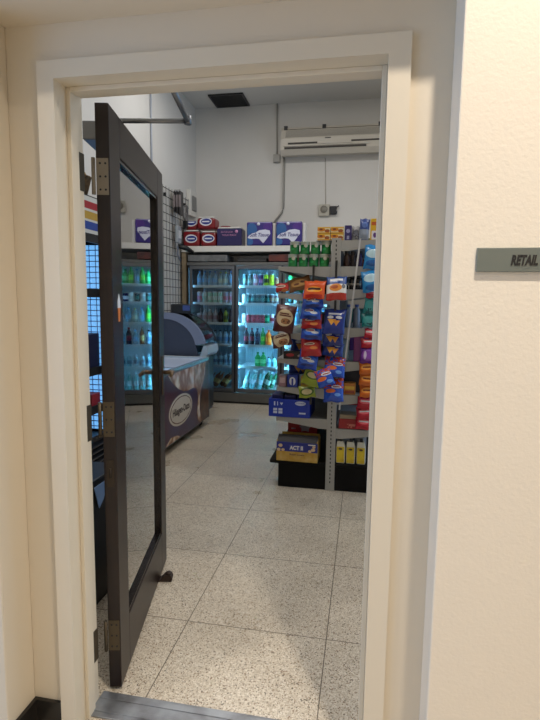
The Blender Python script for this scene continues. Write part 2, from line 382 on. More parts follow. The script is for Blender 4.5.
# grid wall and its hooks
gw = thing('grid_panel', 'black wire grid panel fixed to the left wall beside the fridges', 'grid panel', (XL + .003, 4.6, .95))
w = MB()
for i in range(10): w.tube([(.03, i * .1, 0), (.03, i * .1, 1.85)], .003, 6)
w.build('upright_wire', M_black, gw)
w = MB()
for i in range(19): w.tube([(.036, 0, .02 + i * .1), (.036, .9, .02 + i * .1)], .0045, 6)
w.build('cross_wire', M_black, gw)
for y, z in ((.1, .1), (.8, .1), (.1, 1.75), (.8, 1.75)): MB().box(0, .03, y - .01, y + .01, z - .02, z + .02).build('wall_bracket', M_black, gw)
def hang(nm, lb, cat, y, z, mk):
    t = thing(nm, lb, cat, (XL + .045, y, z)); mk(t); return t
def mk_glasses(t):
    w = MB(); w.tube([(0, 0, .02), (.08, 0, .02)], .004, 6); w.build('hook', M_black, t)
    w = MB()
    for i in range(3): w.box(.01 + i * .035, .03 + i * .035, -.06, .06, -.26 - .02 * i, 0, .004)
    w.build('packet', mat('charcoal_pack', S(34, 32, 36), .35), t)
    w = MB()
    for i in range(3): w.box(.008 + i * .035, .032 + i * .035, -.062, -.03, -.20, -.05, .002)
    w.build('packet_insert', mat('mauve_grey', S(120, 110, 112), .5), t)
hang('hanging_packet', 'dark hanging packets on the topmost hook of the wire grid', 'packet', 4.95, 2.78, mk_glasses)
def mk_cable(t):
    w = MB(); pts = [(.04, .06 * math.sin(a), -.10 + .1 * math.cos(a)) for a in [k * math.pi / 8 for k in range(17)]]
    w.tube(pts, .008, 6); w.tube([(p[0] + .02, p[1] * .8, p[2] * 1.1) for p in pts], .008, 6); w.build('coil', mat('grey_flex', S(110, 108, 110), .5), t)
    MB().box(.02, .07, -.03, .03, -.3, -.2, .004).build('plug', M_black, t)
hang('charging_cable', 'coiled grey cable hanging from the wire grid near the corner', 'cable', 5.24, 2.66, mk_cable)
def mk_bag(t):
    w = MB(); w.box(.01, .05, -.07, .07, -.22, 0, .012); w.build('sleeve', mat('clear_grey_pack', S(150, 156, 162), .25), t)
    MB().box(.052, .056, -.05, .05, -.16, -.06).build('card', mat('pale_card', S(196, 198, 200), .5), t)
hang('hanging_packet', 'pale clear packet hanging midway down the wire grid', 'packet', 5.0, 2.36, mk_bag)
def mk_black(t):
    w = MB(); w.tube([(.035, 0, 0), (.12, .06, -.02), (.18, .16, -.06)], [.03, .035, .02], 8); w.build('handle', M_black, t)
    w = MB(); w.tube([(.035, -.02, 0), (.07, -.10, -.12), (.10, -.09, -.2)], .012, 6); w.build('strap', mat('blue_grey_strap', S(92, 98, 112), .5), t)
hang('hanging_umbrella', 'small black folded umbrella hung low on the wire grid', 'umbrella', 4.98, 2.10, mk_black)
eb = thing('breaker_box', 'white electrical box with grey cover on the left wall near the corner', 'electrical box', (XL, 5.66, 2.60))  # breaker box fixed to the wall
MB().box(0, .06, -.14, .14, -.02, .34, .008).build('box', mat('box_white', S(206, 204, 198), .5), eb)
MB().box(.06, .072, -.08, .09, .06, .26, .01).build('cover', mat('box_grey', S(120, 120, 118), .5), eb)

# shelf over the fridges
sh = thing('wall_shelf', 'long white board shelf above the fridges carrying paper packs', 'shelf', (XL, 5.22, 2.05))
MB().box(.03, 2.75, 0, .66, 0, .075, .003).build('shelf_board', M_shelfwhite, sh)
MB().box(.03, .085, .02, .66, -2.05, 0).build('side_panel', mat('tan_board', S(150, 132, 104), .6, vary=(7, S(120, 104, 82), (1, 1, .2))), sh)
MB().box(2.70, 2.75, .02, .66, -2.05, 0).build('side_panel', MATS['tan_board'], sh)
z0 = 2.126
def box_obj(name, label, cat, loc, w_, d_, h_, m, group=None, rz=0, bev=.006, rot=None):
    o = MB().box(-w_ / 2, w_ / 2, -d_ / 2, d_ / 2, 0, h_, bev).build(name, m)
    o.location = loc; o.rotation_euler = rot or (0, 0, rz)
    return tag(o, label, cat, group)
RED, NAVY, WHT, PURP = S(150, 26, 34), S(28, 34, 96), S(222, 222, 228), S(52, 40, 108)
mred = pack('red_towel_wrap', S(122, 18, 28), [('ell', 0, .1, .085, .055, WHT), ('ell', .005, .1, .07, .038, S(36, 52, 130)), ('rect', 0, .1, .05, .008, WHT)], .3)
P = 5.36
for i, (x, z, w_, h_, lb) in enumerate([(-2.325, z0, .235, .20, 'lower pack of red towels at the wall end of the shelf'), (-2.085, z0, .215, .185, 'lower red towel pack touching the navy box'),
        (-2.12, z0 + .232, .25, .15, 'upper red towel pack on top beside the corner pack')]):
    o = box_obj('paper_towel_pack', 'red wrapped ' + lb, 'paper towels', (x, P, z if i != 2 else z0 + .222), w_, .24, h_, mred, 'red towel packs on the shelf', bev=.03)
    MB().box(-w_ / 2 + .02, w_ / 2 - .02, -.118, .10, h_ - .004, h_ + .014, .006).build('white_top', mat('soft_white', S(214, 212, 206), .6), o)
o = box_obj('paper_towel_pack', 'red wrapped upper towel pack over the pack at the wall end', 'paper towels', (-2.345, P + .03, z0 + .222), .17, .2, .12, mred, 'red towel packs on the shelf', bev=.025)
o = box_obj('paper_towel_pack', 'red wrapped towel pack standing half hidden behind the navy box', 'paper towels', (-1.94, P + .28, z0), .16, .2, .31, mred, 'red towel packs on the shelf', bev=.03)
nb = box_obj('tissue_pack', 'plain navy pack with pink printing on the white shelf', 'tissue pack', (-1.792, P - .02, z0), .335, .24, .225, mat('navy_wrap', S(38, 33, 84), .35), bev=.012)
MB().box(-.155, .155, -.118, .118, .225, .243, .008).build('white_top', MATS['soft_white'], nb)
text('BATHROOM', .030, 'lettering', mat('pink_print', S(190, 130, 170), .5), nb, (-.03, -.121, .178), FRONT, .0005); text('TISSUE ROLLS', .032, 'lettering', MATS['pink_print'], nb, (.0, -.121, .138), FRONT, .0005)
MB().lathe([(.001, 0), (.022, 0), (.022, .001), (.001, .001)], 14).build('emblem', MATS['pink_print'], nb, (.1, -.12, .185), (R(90), 0, 0))
M_tp = pack('tissue_wrap', S(54, 44, 120), [('ell', -.10, .20, .07, .09, S(46, 92, 150)), ('ell', -.14, .05, .06, .05, S(54, 100, 160)), ('ell', .12, .24, .07, .05, S(76, 44, 130))], .3)
for x, lb in ((-1.385, 'nearer the navy pack'), (-.995, 'partly behind the green cans')):
    t = box_obj('tissue_pack', 'purple and blue tissue roll pack with white swoosh, ' + lb, 'tissue pack', (x, P - .02, z0), .34, .25, .305, M_tp, 'purple tissue packs on the shelf', bev=.018)
    sw = MB(); q = [(-.155, .10), (-.11, .085), (-.05, .09), (.0, .085), (.055, .03), (.10, .085), (.148, .15), (.14, .19), (.08, .205), (.0, .195), (-.05, .165), (-.10, .155), (-.14, .125)]
    sw.prism([(a, -.1285, b) for a, b in q], (0, .004, 0)); sw.build('swoosh', mat('swoosh_white', S(214, 216, 232), .4), t)
    text('Soft Tissue', .066, 'lettering', mat('deep_blue_print', S(50, 44, 120), .5), t, (0, -.130, .135), FRONT, .0006, .85, .25, .001)
    MB().lathe([(.001, 0), (.02, 0), (.02, .001), (.001, .001)], 14).build('emblem', MATS['swoosh_white'], t, (-.01, -.126, .275), (R(90), 0, 0))
    MB().box(.168, .21, -.08, .08, .0, .29, .012).build('wrap_fold', MATS['soft_white'], t)
# bits on top of the fridges
box_obj('carton', 'flat grey carton lying on top of the fridge by the corner', 'carton', (-2.1, 5.42, 1.925), .55, .35, .085, mat('grey_card', S(122, 124, 124), .6, vary=(12, S(90, 92, 94))))
box_obj('carton', 'dark red carton lying on top of the lit fridge', 'carton', (-1.05, 5.42, 1.925), .42, .35, .09, mat('maroon_card', S(110, 52, 44), .6, vary=(8, S(60, 40, 40))))
box_obj('carton', 'charcoal flat carton between the grey and dark red cartons', 'carton', (-1.5, 5.44, 1.925), .40, .3, .05, mat('charcoal_card', S(66, 66, 66), .6))

# ================================================================== fridge bank
FR = thing('drinks_fridge', 'tall three-door drinks fridge along the back wall, grey framed with glass doors', 'fridge', (0, 5.23, 0))
M_fr = mat('fridge_grey', S(96, 97, 98), .4, .3); M_liner = mat('fridge_liner', S(204, 218, 226), .5)
x0, x1 = -2.385, -.425
w = MB(); w.box(x0, x1, .06, .66, 1.875, 1.915); w.box(x0, x1, .06, .66, .04, .155); w.box(x0, x0 + .03, .06, .66, .155, 1.875); w.box(x1 - .03, x1, .06, .66, .155, 1.875); w.box(x0, x1, .64, .66, .155, 1.875)
w.build('cabinet', M_fr, FR)
MB().box(x0, x1, .0, .06, .03, .150, .004).build('kick_panel', mat('kick_grey', S(104, 103, 98), .45, .4), FR)
MB().box(x0, x1, .0, .06, 1.872, 1.912, .004).build('header', mat('header_grey', S(110, 110, 108), .4, .3), FR)
MB().box(x0 + .02, x1 - .02, .03, .62, 0, .03).build('foot', M_black, FR)
DO = [(-2.345, -1.722, 'faint', .28), (-1.700, -1.085, 'lit', 1), (-1.063, -.45, 'lit', 1)]
SZ = [1.600, 1.365, 1.095, .800, .505, .185]
M_shf = mat('fridge_shelf_white', S(214, 224, 226), .4)
M_led = mat('fridge_led', (1, 1, 1, 1), .5, emit=(.22, .66, 1.0, 1), estr=70.0)
M_ledfaint = mat('fridge_tube_added_glow', S(180, 190, 195), .5, emit=(.25, .62, 1.0, 1), estr=8.0)  # tube taken as dark; faint glow added to tint the dim door blue
for k, (a, b, lit, br) in enumerate(DO):
    w = MB(); w.box(a - .01, b + .01, .625, .638, .155, 1.875); w.build('liner_back', M_liner, FR)
    if k: MB().box(a - .022, a - .004, .06, .63, .155, 1.875).build('divider', M_liner, FR)
    g = MB()
    for i in range(22):
        xx = a + .02 + i * (b - a - .04) / 21; g.box(xx, xx + .008, .612, .625, .16, 1.86)
    g.build('air_duct', mat('duct_blue_grey', S(176, 200, 210), .5), FR)
    for z in SZ:
        s = MB(); s.box(a + .015, b - .015, .10, .60, z - .012, z)
        so_ = s.build('shelf', M_shf, FR)
        MB().box(a + .012, b - .012, .085, .10, z - .022, z + .014).build('price_rail', mat('price_rail', S(206, 220, 224), .4), so_)
    for xx in (a + .003, b - .015):
        MB().box(xx, xx + .012, .068, .08, .2, 1.84).build('light_tube', M_led if lit == 'lit' else M_ledfaint, FR)
    d_ = MB(); fw_ = .034; zz0, zz1 = .165, 1.868
    d_.box(a, a + fw_, 0, .045, zz0, zz1, .003); d_.box(b - fw_, b, 0, .045, zz0, zz1, .003); d_.box(a + fw_, b - fw_, 0, .045, zz1 - .045, zz1, .003); d_.box(a + fw_, b - fw_, 0, .045, zz0, zz0 + .045, .003)
    dd = d_.build('door', M_alu if k != 9 else M_fr, FR)
    MB().box(a + fw_, b - fw_, .02, .026, zz0 + .045, zz1 - .045).build('pane', M_glass, dd)
    MB().tube([(b - .017, -.0, 1.12), (b - .017, -.03, 1.11), (b - .017, -.03, .86), (b - .017, 0, .85)], .008, 8).build('handle', M_dkframe, dd)
for xx, x9 in ((-1.7215, -1.7005), (-1.0845, -1.0635)): MB().box(xx, x9, .004, .066, .158, 1.870).build('mullion', M_dkframe, FR)
for xx in (x0 + .008, x1 - .022): MB().box(xx, xx + .0125, .02, .064, .155, 1.872).build('gasket', M_black, FR)

# ---------------- drinks: lathe bottles and cans, several kinds
def dmat(n, c, rough=.5, alpha=1.0): return mat('drink_' + n, c, rough, alpha=alpha, spec=.15)
def can_mesh(n, h, r, body, band=None, top=S(190, 195, 198)):
    w = MB(); m3 = [dmat(n, body), dmat('can_top', top, .3), dmat(n + '_band', band or body)]
    w.lathe([(r * .75, 0), (r, .008), (r, h * .3), (r, h * .62), (r, h - .014), (r * .8, h - .002), (r * .8, h), (.001, h - .003)], 14, mis=[1, 0, 2, 0, 1, 1, 1, 1])
    return w.mesh('can_' + n, m3)
def bottle_mesh(n, h, r, body, cap, label=None, alpha=1.0):
    w = MB(); m3 = [dmat(n + '_body', body, .3, alpha), dmat(n + '_cap', cap, .4), dmat(n + '_label', label or body, .4)]
    w.lathe([(r * .8, 0), (r, .012), (r, h * .25), (r * .97, h * .52), (r, h * .62), (r * .8, h * .72), (r * .36, h * .84), (r * .33, h * .90), (r * .42, h * .905), (r * .42, h * .985), (r * .3, h), (.001, h)], 14,
            mis=[0, 0, 2, 0, 0, 0, 0, 1, 1, 1, 1, 1])
    return w.mesh('bottle_' + n, m3)
ORD = ['first', 'second', 'third', 'fourth', 'fifth', 'sixth', 'seventh', 'eighth', 'ninth', 'tenth']
SHN = ['top shelf', 'second shelf', 'third shelf', 'fourth shelf', 'fifth shelf', 'bottom shelf']
DN = ['dim door', 'lit middle door', 'third door']
KM = {}
def drink_row(k, si, items, h_jit=0, tilt=None, span=None):
    a, b = DO[k][0], DO[k][1]
    s0, s1 = span or (0, 1)
    n = len(items); L0 = a + .05 + s0 * (b - a - .10); L1 = a + .05 + s1 * (b - a - .10)
    for i, (key, lb, cat) in enumerate(items):
        if lb is None: continue
        o = link(cat, KM[key]); x = L0 + (i + .5) * (L1 - L0) / n
        o.location = (x, 5.23 + .17 + random.uniform(-.006, .006), SZ[si] + .0005)
        if tilt:
            o.rotation_euler = (R(tilt[0]), R(tilt[1] + random.uniform(-3, 3)), 0); o.location.z += tilt[2]; o.location.y += (i % 2) * tilt[3]
        tag(o, '%s %s from the freezer side, %s, %s' % (lb, ORD[i], SHN[si], DN[k]), cat, 'drinks on the %s behind the %s' % (SHN[si], DN[k]))
def km(key, fn, *a): KM[key] = fn(key, *a)
CLR = S(150, 186, 205)
km('water', bottle_mesh, .205, .036, S(140, 182, 206), S(70, 130, 190), S(120, 170, 210), .75)
km('water_pale', bottle_mesh, .195, .035, S(170, 200, 205), S(210, 220, 120), S(190, 205, 190), .75)
km('tall_white', can_mesh, .160, .034, S(182, 200, 198), S(150, 190, 180))
km('tall_mint', can_mesh, .160, .034, S(150, 196, 176), S(196, 214, 206))
km('tall_rose', can_mesh, .160, .034, S(170, 160, 175), S(196, 120, 140))
km('milky', bottle_mesh, .20, .035, S(176, 170, 170), S(190, 190, 190), S(150, 120, 125))
km('coffee', bottle_mesh, .20, .034, S(54, 34, 36), S(50, 50, 60), S(80, 60, 60))
km('lime_tea', bottle_mesh, .20, .034, S(140, 150, 60), S(40, 60, 40), S(90, 90, 50))
km('amber', bottle_mesh, .24, .032, S(120, 66, 30), S(170, 160, 140), S(200, 170, 110))
km('flask', bottle_mesh, .20, .038, S(140, 165, 180), S(24, 26, 34), S(100, 130, 160))
km('mini_clear', bottle_mesh, .17, .035, S(150, 180, 190), S(200, 210, 215), S(90, 110, 130))
km('grey_slim', can_mesh, .166, .032, S(96, 120, 122), S(140, 160, 150))
km('pink_slim', can_mesh, .166, .032, S(216, 160, 186), S(240, 235, 238))
km('violet_slim', can_mesh, .166, .032, S(70, 42, 100), S(190, 130, 190))
km('lime_slim', can_mesh, .168, .034, S(176, 200, 30), S(30, 40, 20))
km('yellow_slim', can_mesh, .168, .034, S(216, 226, 60), S(190, 205, 40))
km('brown_short', can_mesh, .125, .030, S(120, 76, 60), S(160, 110, 70))
km('teal_can', can_mesh, .134, .036, S(20, 62, 66), S(50, 110, 104))
km('white_can', can_mesh, .134, .036, S(216, 226, 226), S(190, 205, 210))
km('mauve_can', can_mesh, .134, .036, S(110, 92, 96), S(150, 130, 110))
km('red_can', can_mesh, .134, .036, S(150, 18, 34), S(170, 40, 54))
km('green_can', can_mesh, .134, .036, S(20, 120, 84), S(60, 190, 140))
km('rose_can', can_mesh, .134, .036, S(206, 170, 180), S(150, 30, 50))
km('navy_can', can_mesh, .134, .036, S(30, 34, 84), S(220, 225, 235))
km('cola', bottle_mesh, .235, .036, S(34, 22, 30), S(150, 40, 50), S(120, 30, 50))
km('dark_cola', bottle_mesh, .235, .036, S(24, 30, 44), S(20, 30, 50), S(40, 46, 70))
km('green_soda', bottle_mesh, .24, .036, S(40, 140, 60), S(60, 170, 90), S(110, 190, 60))
km('orange_soda', bottle_mesh, .215, .044, S(236, 104, 16), S(226, 96, 20), S(244, 130, 30))
km('emerald', bottle_mesh, .20, .040, S(36, 160, 84), S(30, 130, 70), S(120, 220, 150))
km('dark_top', bottle_mesh, .14, .034, S(150, 200, 210), S(20, 30, 46), S(100, 160, 180))
km('beer_green', bottle_mesh, .25, .033, S(30, 100, 66), S(190, 215, 215), S(170, 200, 190))
km('beer_clear', bottle_mesh, .25, .033, S(130, 180, 180), S(220, 236, 238), S(210, 225, 228))
B, K = 'bottle', 'can'
drink_row(0, 0, [('water', 'blue capped water bottle', B)] * 4 + [('water_pale', 'pale green tea bottle', B)] * 2 + [('water', 'blue capped water bottle', B)])
drink_row(0, 1, [('tall_rose', 'tall rose banded can', K), ('tall_white', 'tall whitish can', K), ('tall_mint', 'tall mint can', K), ('tall_mint', 'tall mint can', K), ('tall_mint', 'tall mint can', K), ('tall_rose', 'tall rose banded can', K), ('tall_rose', 'tall rose banded can', K)])
drink_row(0, 2, [('milky', 'milky bottle', B)] * 4 + [('coffee', 'dark coffee bottle', B), ('lime_tea', 'olive green tea bottle', B), ('coffee', 'dark coffee bottle', B)])
drink_row(0, 3, [('flask', 'blue-grey bottle with black cap', B)] * 7)
drink_row(0, 4, [('mini_clear', 'small clear bottle', B)] * 7)
drink_row(0, 5, [('amber', 'amber beer bottle lying tilted', B)] * 5, tilt=(0, 34, .022, .085), span=(.18, .80))
drink_row(1, 0, [('grey_slim', 'grey-green slim can', K), ('grey_slim', 'grey-green slim can', K), ('pink_slim', 'pink slim can', K), ('violet_slim', 'violet slim can', K), ('lime_slim', 'lime and black slim can', K), ('yellow_slim', 'bright yellow-green slim can', K), ('brown_short', 'short brown can', K)])
drink_row(1, 1, [('white_can', 'white can', K)] + [('teal_can', 'dark teal can', K)] * 5 + [('mauve_can', 'mauve-brown can', K)] * 2)
drink_row(1, 2, [('white_can', 'white can', K)] + [('red_can', 'red cola can', K)] * 4 + [('green_can', 'green soda can', K), ('rose_can', 'pale rose can', K), ('navy_can', 'navy and white can', K)])
drink_row(1, 3, [('cola', 'red capped cola bottle', B), ('cola', 'red capped cola bottle', B), ('dark_cola', 'dark capped bottle', B), ('green_soda', 'green soda bottle', B), ('orange_soda', 'bright orange soda bottle', B)], span=(.04, .80))
drink_row(1, 4, [('emerald', 'emerald green bottle', B), ('emerald', 'emerald green bottle', B), ('dark_top', 'small clear bottle with dark top', B), ('dark_top', 'small clear bottle with dark top', B)], span=(.36, .96))
drink_row(1, 5, [('beer_clear', 'clear bottle leaning aside', B)] * 5 + [('beer_green', 'green beer bottle leaning aside', B)] * 3, tilt=(0, 20, .014, .085), span=(.02, .82))
drink_row(2, 0, [('emerald', 'emerald green bottle', B), ('green_soda', 'green soda bottle', B), ('water', 'blue capped water bottle', B), ('green_soda', 'green soda bottle', B), ('emerald', 'emerald green bottle', B), ('water', 'blue capped water bottle', B), ('water', 'blue capped water bottle', B)])
drink_row(2, 1, [('teal_can', 'dark teal can', K), ('white_can', 'white can', K), ('teal_can', 'dark teal can', K), ('white_can', 'white can', K), ('navy_can', 'navy and white can', K), ('white_can', 'white can', K), ('white_can', 'white can', K)])
drink_row(2, 2, [('green_soda', 'green soda bottle', B), ('water', 'blue capped water bottle', B), ('water_pale', 'pale green tea bottle', B), ('water', 'blue capped water bottle', B), ('milky', 'milky bottle', B), ('water', 'blue capped water bottle', B)])
drink_row(2, 3, [('flask', 'blue-grey bottle with black cap', B), ('amber', 'amber beer bottle', B), ('water', 'blue capped water bottle', B), ('cola', 'red capped cola bottle', B), ('water', 'blue capped water bottle', B), ('flask', 'blue-grey bottle with black cap', B)])
drink_row(2, 4, [('mini_clear', 'small clear bottle', B)] * 6)
drink_row(2, 5, [('beer_clear', 'clear bottle', B)] * 6)

# ================================================================== ice cream chest and dipping cabinet
FX = -1.715
fz = thing('ice_cream_freezer', 'low chest freezer with maroon ice cream graphics and glass lid', 'freezer', (FX, 2.52, 0))
M_maroon = mat('maroon_print', S(74, 24, 44), .28, vary=(1.6, S(66, 50, 92), (1, 1, 1.2)))
M_blueW = mat('lid_white', S(196, 212, 240), .12)
YL = 1.56
MB().box(-.66, -.004, 0, YL, .075, .738, .006).build('cabinet', mat('freezer_grey', S(120, 124, 132), .35), fz)
MB().box(-.004, 0, .01, YL - .01, .085, .733).build('front_panel', M_maroon, fz)
MB().box(-.655, -.01, -.004, 0, .085, .695).build('end_panel', mat('freezer_end_bluelit', S(176, 206, 240), .3), fz)  # pale end face; the cooler's blue glow is put into its colour
w = MB()
for zz in (.12, .28, .44): w.prism([(-.60, -.0055, zz), (-.42, -.0055, zz + .15), (-.30, -.0055, zz + .06), (-.06, -.0055, zz + .22), (-.06, -.0055, zz + .17), (-.30, -.0055, zz + .01), (-.42, -.0055, zz + .10), (-.60, -.0055, zz - .05)], (0, .0015, 0))
w.build('end_graphic', mat('freezer_end_grey', S(86, 112, 150), .35), fz)
MB().box(-.60, -.05, .05, YL - .05, .03, .075).build('plinth', M_black, fz)
for yy in (.12, YL - .12):
    for xx in (-.58, -.07):
        w = MB(); w.tube([(xx, yy - .012, .03), (xx, yy + .012, .03)], .03, 12); w.build('caster', M_black, fz)
rm = MB(); rm.box(-.665, .004, -.005, .03, .738, .775, .006); rm.box(-.665, .004, YL - .03, YL + .005, .738, .775, .006); rm.box(-.665, -.63, .03, YL - .03, .738, .775, .006); rm.box(-.03, .004, .03, YL - .03, .738, .775, .006)
rm.build('rim', mat('rim_chrome', S(196, 204, 208), .2, .8), fz)
MB().box(-.63, -.03, .03, YL - .03, .742, .752).build('sliding_lid', M_blueW, fz)
MB().box(-.63, -.03, .62, .66, .752, .764, .003).build('lid_handle', mat('rim_chrome', S(176, 190, 200)), fz)
w = MB(); w.box(-.012, .006, YL - .02, YL + .006, .08, .70, .004); w.build('corner_post', M_alu, fz)
def mix_swirl():
    m, nt, b = newmat('caramel_swirl'); b.inputs['Roughness'].default_value = .25
    wv = nt.nodes.new('ShaderNodeTexWave'); wv.inputs['Scale'].default_value = 3.2; wv.inputs['Distortion'].default_value = 7; wv.inputs['Detail'].default_value = 2; wv.inputs['Detail Scale'].default_value = 1.4
    tc = nt.nodes.new('ShaderNodeTexCoord'); nt.links.new(tc.outputs['Object'], wv.inputs['Vector'])
    r = nt.nodes.new('ShaderNodeValToRGB'); e = r.color_ramp.elements
    e[0].color = S(150, 112, 92); e[1].color = S(238, 230, 222); q = e.new(.45); q.color = S(206, 178, 156)
    nt.links.new(wv.outputs['Fac'], r.inputs[0]); nt.links.new(r.outputs[0], b.inputs['Base Color'])
    return m
M_swirl = mix_swirl()
def decal(pts, name, m, dx=.0): # outlines in (y, z), world, printed sheet on the front panel
    w = MB(); w.prism([(dx, y - 2.52, z) for y, z in pts], (.0012, 0, 0)); return w.build(name, m, fz)
ymax = 2.52 + YL - .02
decal([(2.87, .730), (2.934, .675), (3.029, .615), (3.128, .565), (3.259, .52), (3.398, .505), (3.545, .51), (3.637, .485), (3.684, .44), (3.699, .364), (3.681, .261), (3.66, .20), (3.70, .13), (3.77, .088), (3.82, .088), (3.79, .15), (3.755, .24), (3.765, .376), (3.80, .455), (3.865, .51), (3.93, .60), (3.96, .730)], 'caramel_graphic', M_swirl, .0003)
decal([(3.80, .090), (3.80, .15), (3.775, .24), (3.785, .37), (3.82, .45), (3.88, .51), (3.95, .60), (3.975, .730), (ymax, .730), (ymax, .090)], 'chocolate_graphic', mat('choc_print', S(52, 30, 24), .3, vary=(9, S(110, 70, 46))), .0003)
decal([(2.80, .088), (2.84, .105), (2.92, .14), (3.0, .135), (3.09, .12), (3.16, .095), (3.17, .088)], 'caramel_graphic', M_swirl, .0003)
def oval(cy, cz, ry, rz, n=40, wob=0): return [(cy + (ry * (1 + wob * math.cos(12 * t))) * math.cos(t), cz + (rz * (1 + wob * math.cos(12 * t))) * math.sin(t)) for t in [2 * math.pi * i / n for i in range(n)]]
lg = decal(oval(3.19, .355, .315, .150), 'logo_oval', mat('logo_white', S(214, 208, 200), .35), .0012)
decal(oval(3.19, .355, .285, .130), 'logo_ring', mat('logo_ring', S(96, 62, 62), .4), .0024)
decal(oval(3.19, .355, .272, .121, wob=.012), 'logo_field', MATS['logo_white'], .0030)
text('Häagen-Dazs', .094, 'lettering', mat('logo_print', S(44, 26, 34), .4), fz, (.0044, 3.19 - 2.52, .355), (R(90), 0, R(90)), .0004, .92, 0, .003)
dc = thing('dipping_cabinet', 'grey ice cream dipping cabinet with curved hood beyond the low freezer', 'freezer', (-1.80, 4.16, 0))
D = .42
MB().box(-.64, -.02, 0, D, .08, .76, .008).build('cabinet', mat('cabinet_slate', S(84, 90, 104), .4), dc)
MB().box(-.60, -.06, .04, D - .04, 0, .08).build('plinth', M_black, dc)
arc = [(-.64, 1.235), (-.56, 1.262), (-.44, 1.262)] + [(-.44 + .47 * math.sin(t), .84 + .422 * math.cos(t)) for t in [R(a) for a in range(10, 86, 7)]]
M_slate = mat('hood_slate', S(58, 68, 90), .45); M_hoodrim = mat('hood_pale_rim', S(122, 134, 162), .35)
inner = [(x_ * .82 - .115, .80 + (z_ - .80) * .84 if z_ > .80 else z_) for x_, z_ in arc]
hp = MB(); hp.prism([(-.64, 0, .76)] + [(max(x_, -.64), 0, z_) for x_, z_ in inner] + [(inner[-1][0] + .03, 0, .76)], (0, .02, 0)); hp.build('hood_side', M_slate, dc)
hp = MB()
for (a, b, c_, d2) in zip(arc, arc[1:], inner, inner[1:]): hp.prism([(a[0], -.012, a[1]), (b[0], -.012, b[1]), (max(d2[0], -.64), -.012, d2[1]), (max(c_[0], -.64), -.012, c_[1])], (0, .035, 0))
hp.build('hood_rim', M_hoodrim, dc)
hp = MB()
o2 = [(x_ + .0, z_ - .004) for x_, z_ in arc]; i2 = [(x_ - .012, z_ - .018) for x_, z_ in arc]
for (a, b, c_, d2) in zip(o2, o2[1:], i2, i2[1:]): hp.prism([(a[0], .03, a[1]), (b[0], .03, b[1]), (d2[0], .03, d2[1]), (c_[0], .03, c_[1])], (0, D - .06, 0))
hp.build('hood_glass', mat('hood_black_glass', S(14, 15, 18), .08), dc)
hp = MB()
for (a, b, c_, d2) in zip(arc, arc[1:], inner, inner[1:]): hp.prism([(a[0] + .004, D - .03, a[1]), (b[0] + .004, D - .03, b[1]), (max(d2[0], -.64), D - .03, d2[1]), (max(c_[0], -.64), D - .03, c_[1])], (0, .035, 0))
hp.build('hood_rim', mat('hood_dark_rim', S(30, 32, 36), .3), dc)
MB().box(-.40, -.155, .0, D - .06, 1.25, 1.36, .014).build('top_cap', mat('cap_black', S(22, 24, 30), .35), dc)
w = MB(); w.box(-.25, -.165, -.006, .006, 1.285, 1.345, .004); w.build('badge', mat('badge_blue', S(60, 84, 150), .4), dc)
w = MB(); w.prism([(.0, -.012, .885), (.045, -.012, .88), (.055, -.012, .80), (.03, -.012, .765), (-.05, -.012, .76), (-.03, -.012, .80)], (0, D, 0)); w.build('front_lip', mat('lip_pale_blue', S(170, 190, 208), .3), dc)
w = MB(); w.box(-.018, -.003, .03, D - .03, .12, .74); w.build('front_grille', M_dkframe, dc)

# ================================================================== tall cooler seen between door and jamb
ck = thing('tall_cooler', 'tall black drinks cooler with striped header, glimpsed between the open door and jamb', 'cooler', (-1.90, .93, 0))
w = MB(); w.box(-.56, 0, 0, .02, 0, 2.12); w.box(-.56, 0, 1.18, 1.2, 1.8, 2.12); w.box(-.56, 0, 1.18, 1.2, 0, .42); w.box(-.03, 0, 1.18, 1.2, .42, 1.8); w.box(-.56, -.50, 1.18, 1.2, .42, 1.8); w.box(-.56, -.54, .02, 1.18, 0, 2.12); w.box(-.54, 0, .02, 1.18, 2.08, 2.12); w.box(-.54, -.02, .02, 1.18, 0, .40); w.build('cabinet', M_black, ck)
hd = MB()
for i, (za, zb) in enumerate([(2.075, 2.108), (2.025, 2.075), (2.008, 2.025), (1.955, 2.008), (1.94, 1.955), (1.885, 1.94), (1.86, 1.885)]):
    hd.mi = i % 7; hd.box(0, .012, 0, 1.2, za, zb)
hd.build('header', [mat('stripe_pale', S(196, 196, 190), .5), mat('stripe_red', S(150, 30, 40), .5), MATS['stripe_pale'], mat('stripe_gold', S(176, 140, 50), .5), MATS['stripe_pale'], mat('stripe_blue', S(30, 60, 140), .5), MATS['stripe_pale']], ck)
MB().box(0, .012, 0, 1.2, 1.80, 1.86).build('header_band', M_black, ck)
MB().box(-.50, -.49, .02, 1.18, .42, 1.80).build('liner_back', mat('cooler_liner', S(214, 226, 236), .5), ck)
for z in (1.45, .885, .60):
    s_ = MB().box(-.46, -.03, .02, 1.18, z - .02, z).build('shelf', M_dkframe, ck)
    MB().box(-.03, -.015, .02, 1.18, z - .03, z + .03).build('price_rail', M_black, s_)
MB().box(-.49, -.02, .02, .026, .42, 1.80).build('liner_side', MATS['cooler_liner'], ck)
MB().box(-.50, -.03, 1.176, 1.198, .42, 1.80).build('added_glow_panel', mat('cooler_added_glow', S(200, 220, 240), .5, emit=(.17, .50, .95, 1), estr=.85), ck)  # added glowing side, puts blue light in the gap and on the freezer end
g = MB()
for i in range(9): g.box(-.46 + i * .05, -.455 + i * .05, 1.166, 1.172, .42, 1.8)
for i in range(34): g.box(-.48, -.03, 1.166, 1.172, .44 + i * .04, .447 + i * .04)
for i in range(24): g.box(-.485, -.478, .05 + i * .046, .056 + i * .046, .42, 1.8)
for i in range(27): g.box(-.484, -.479, .02, 1.18, .44 + i * .05, .446 + i * .05)
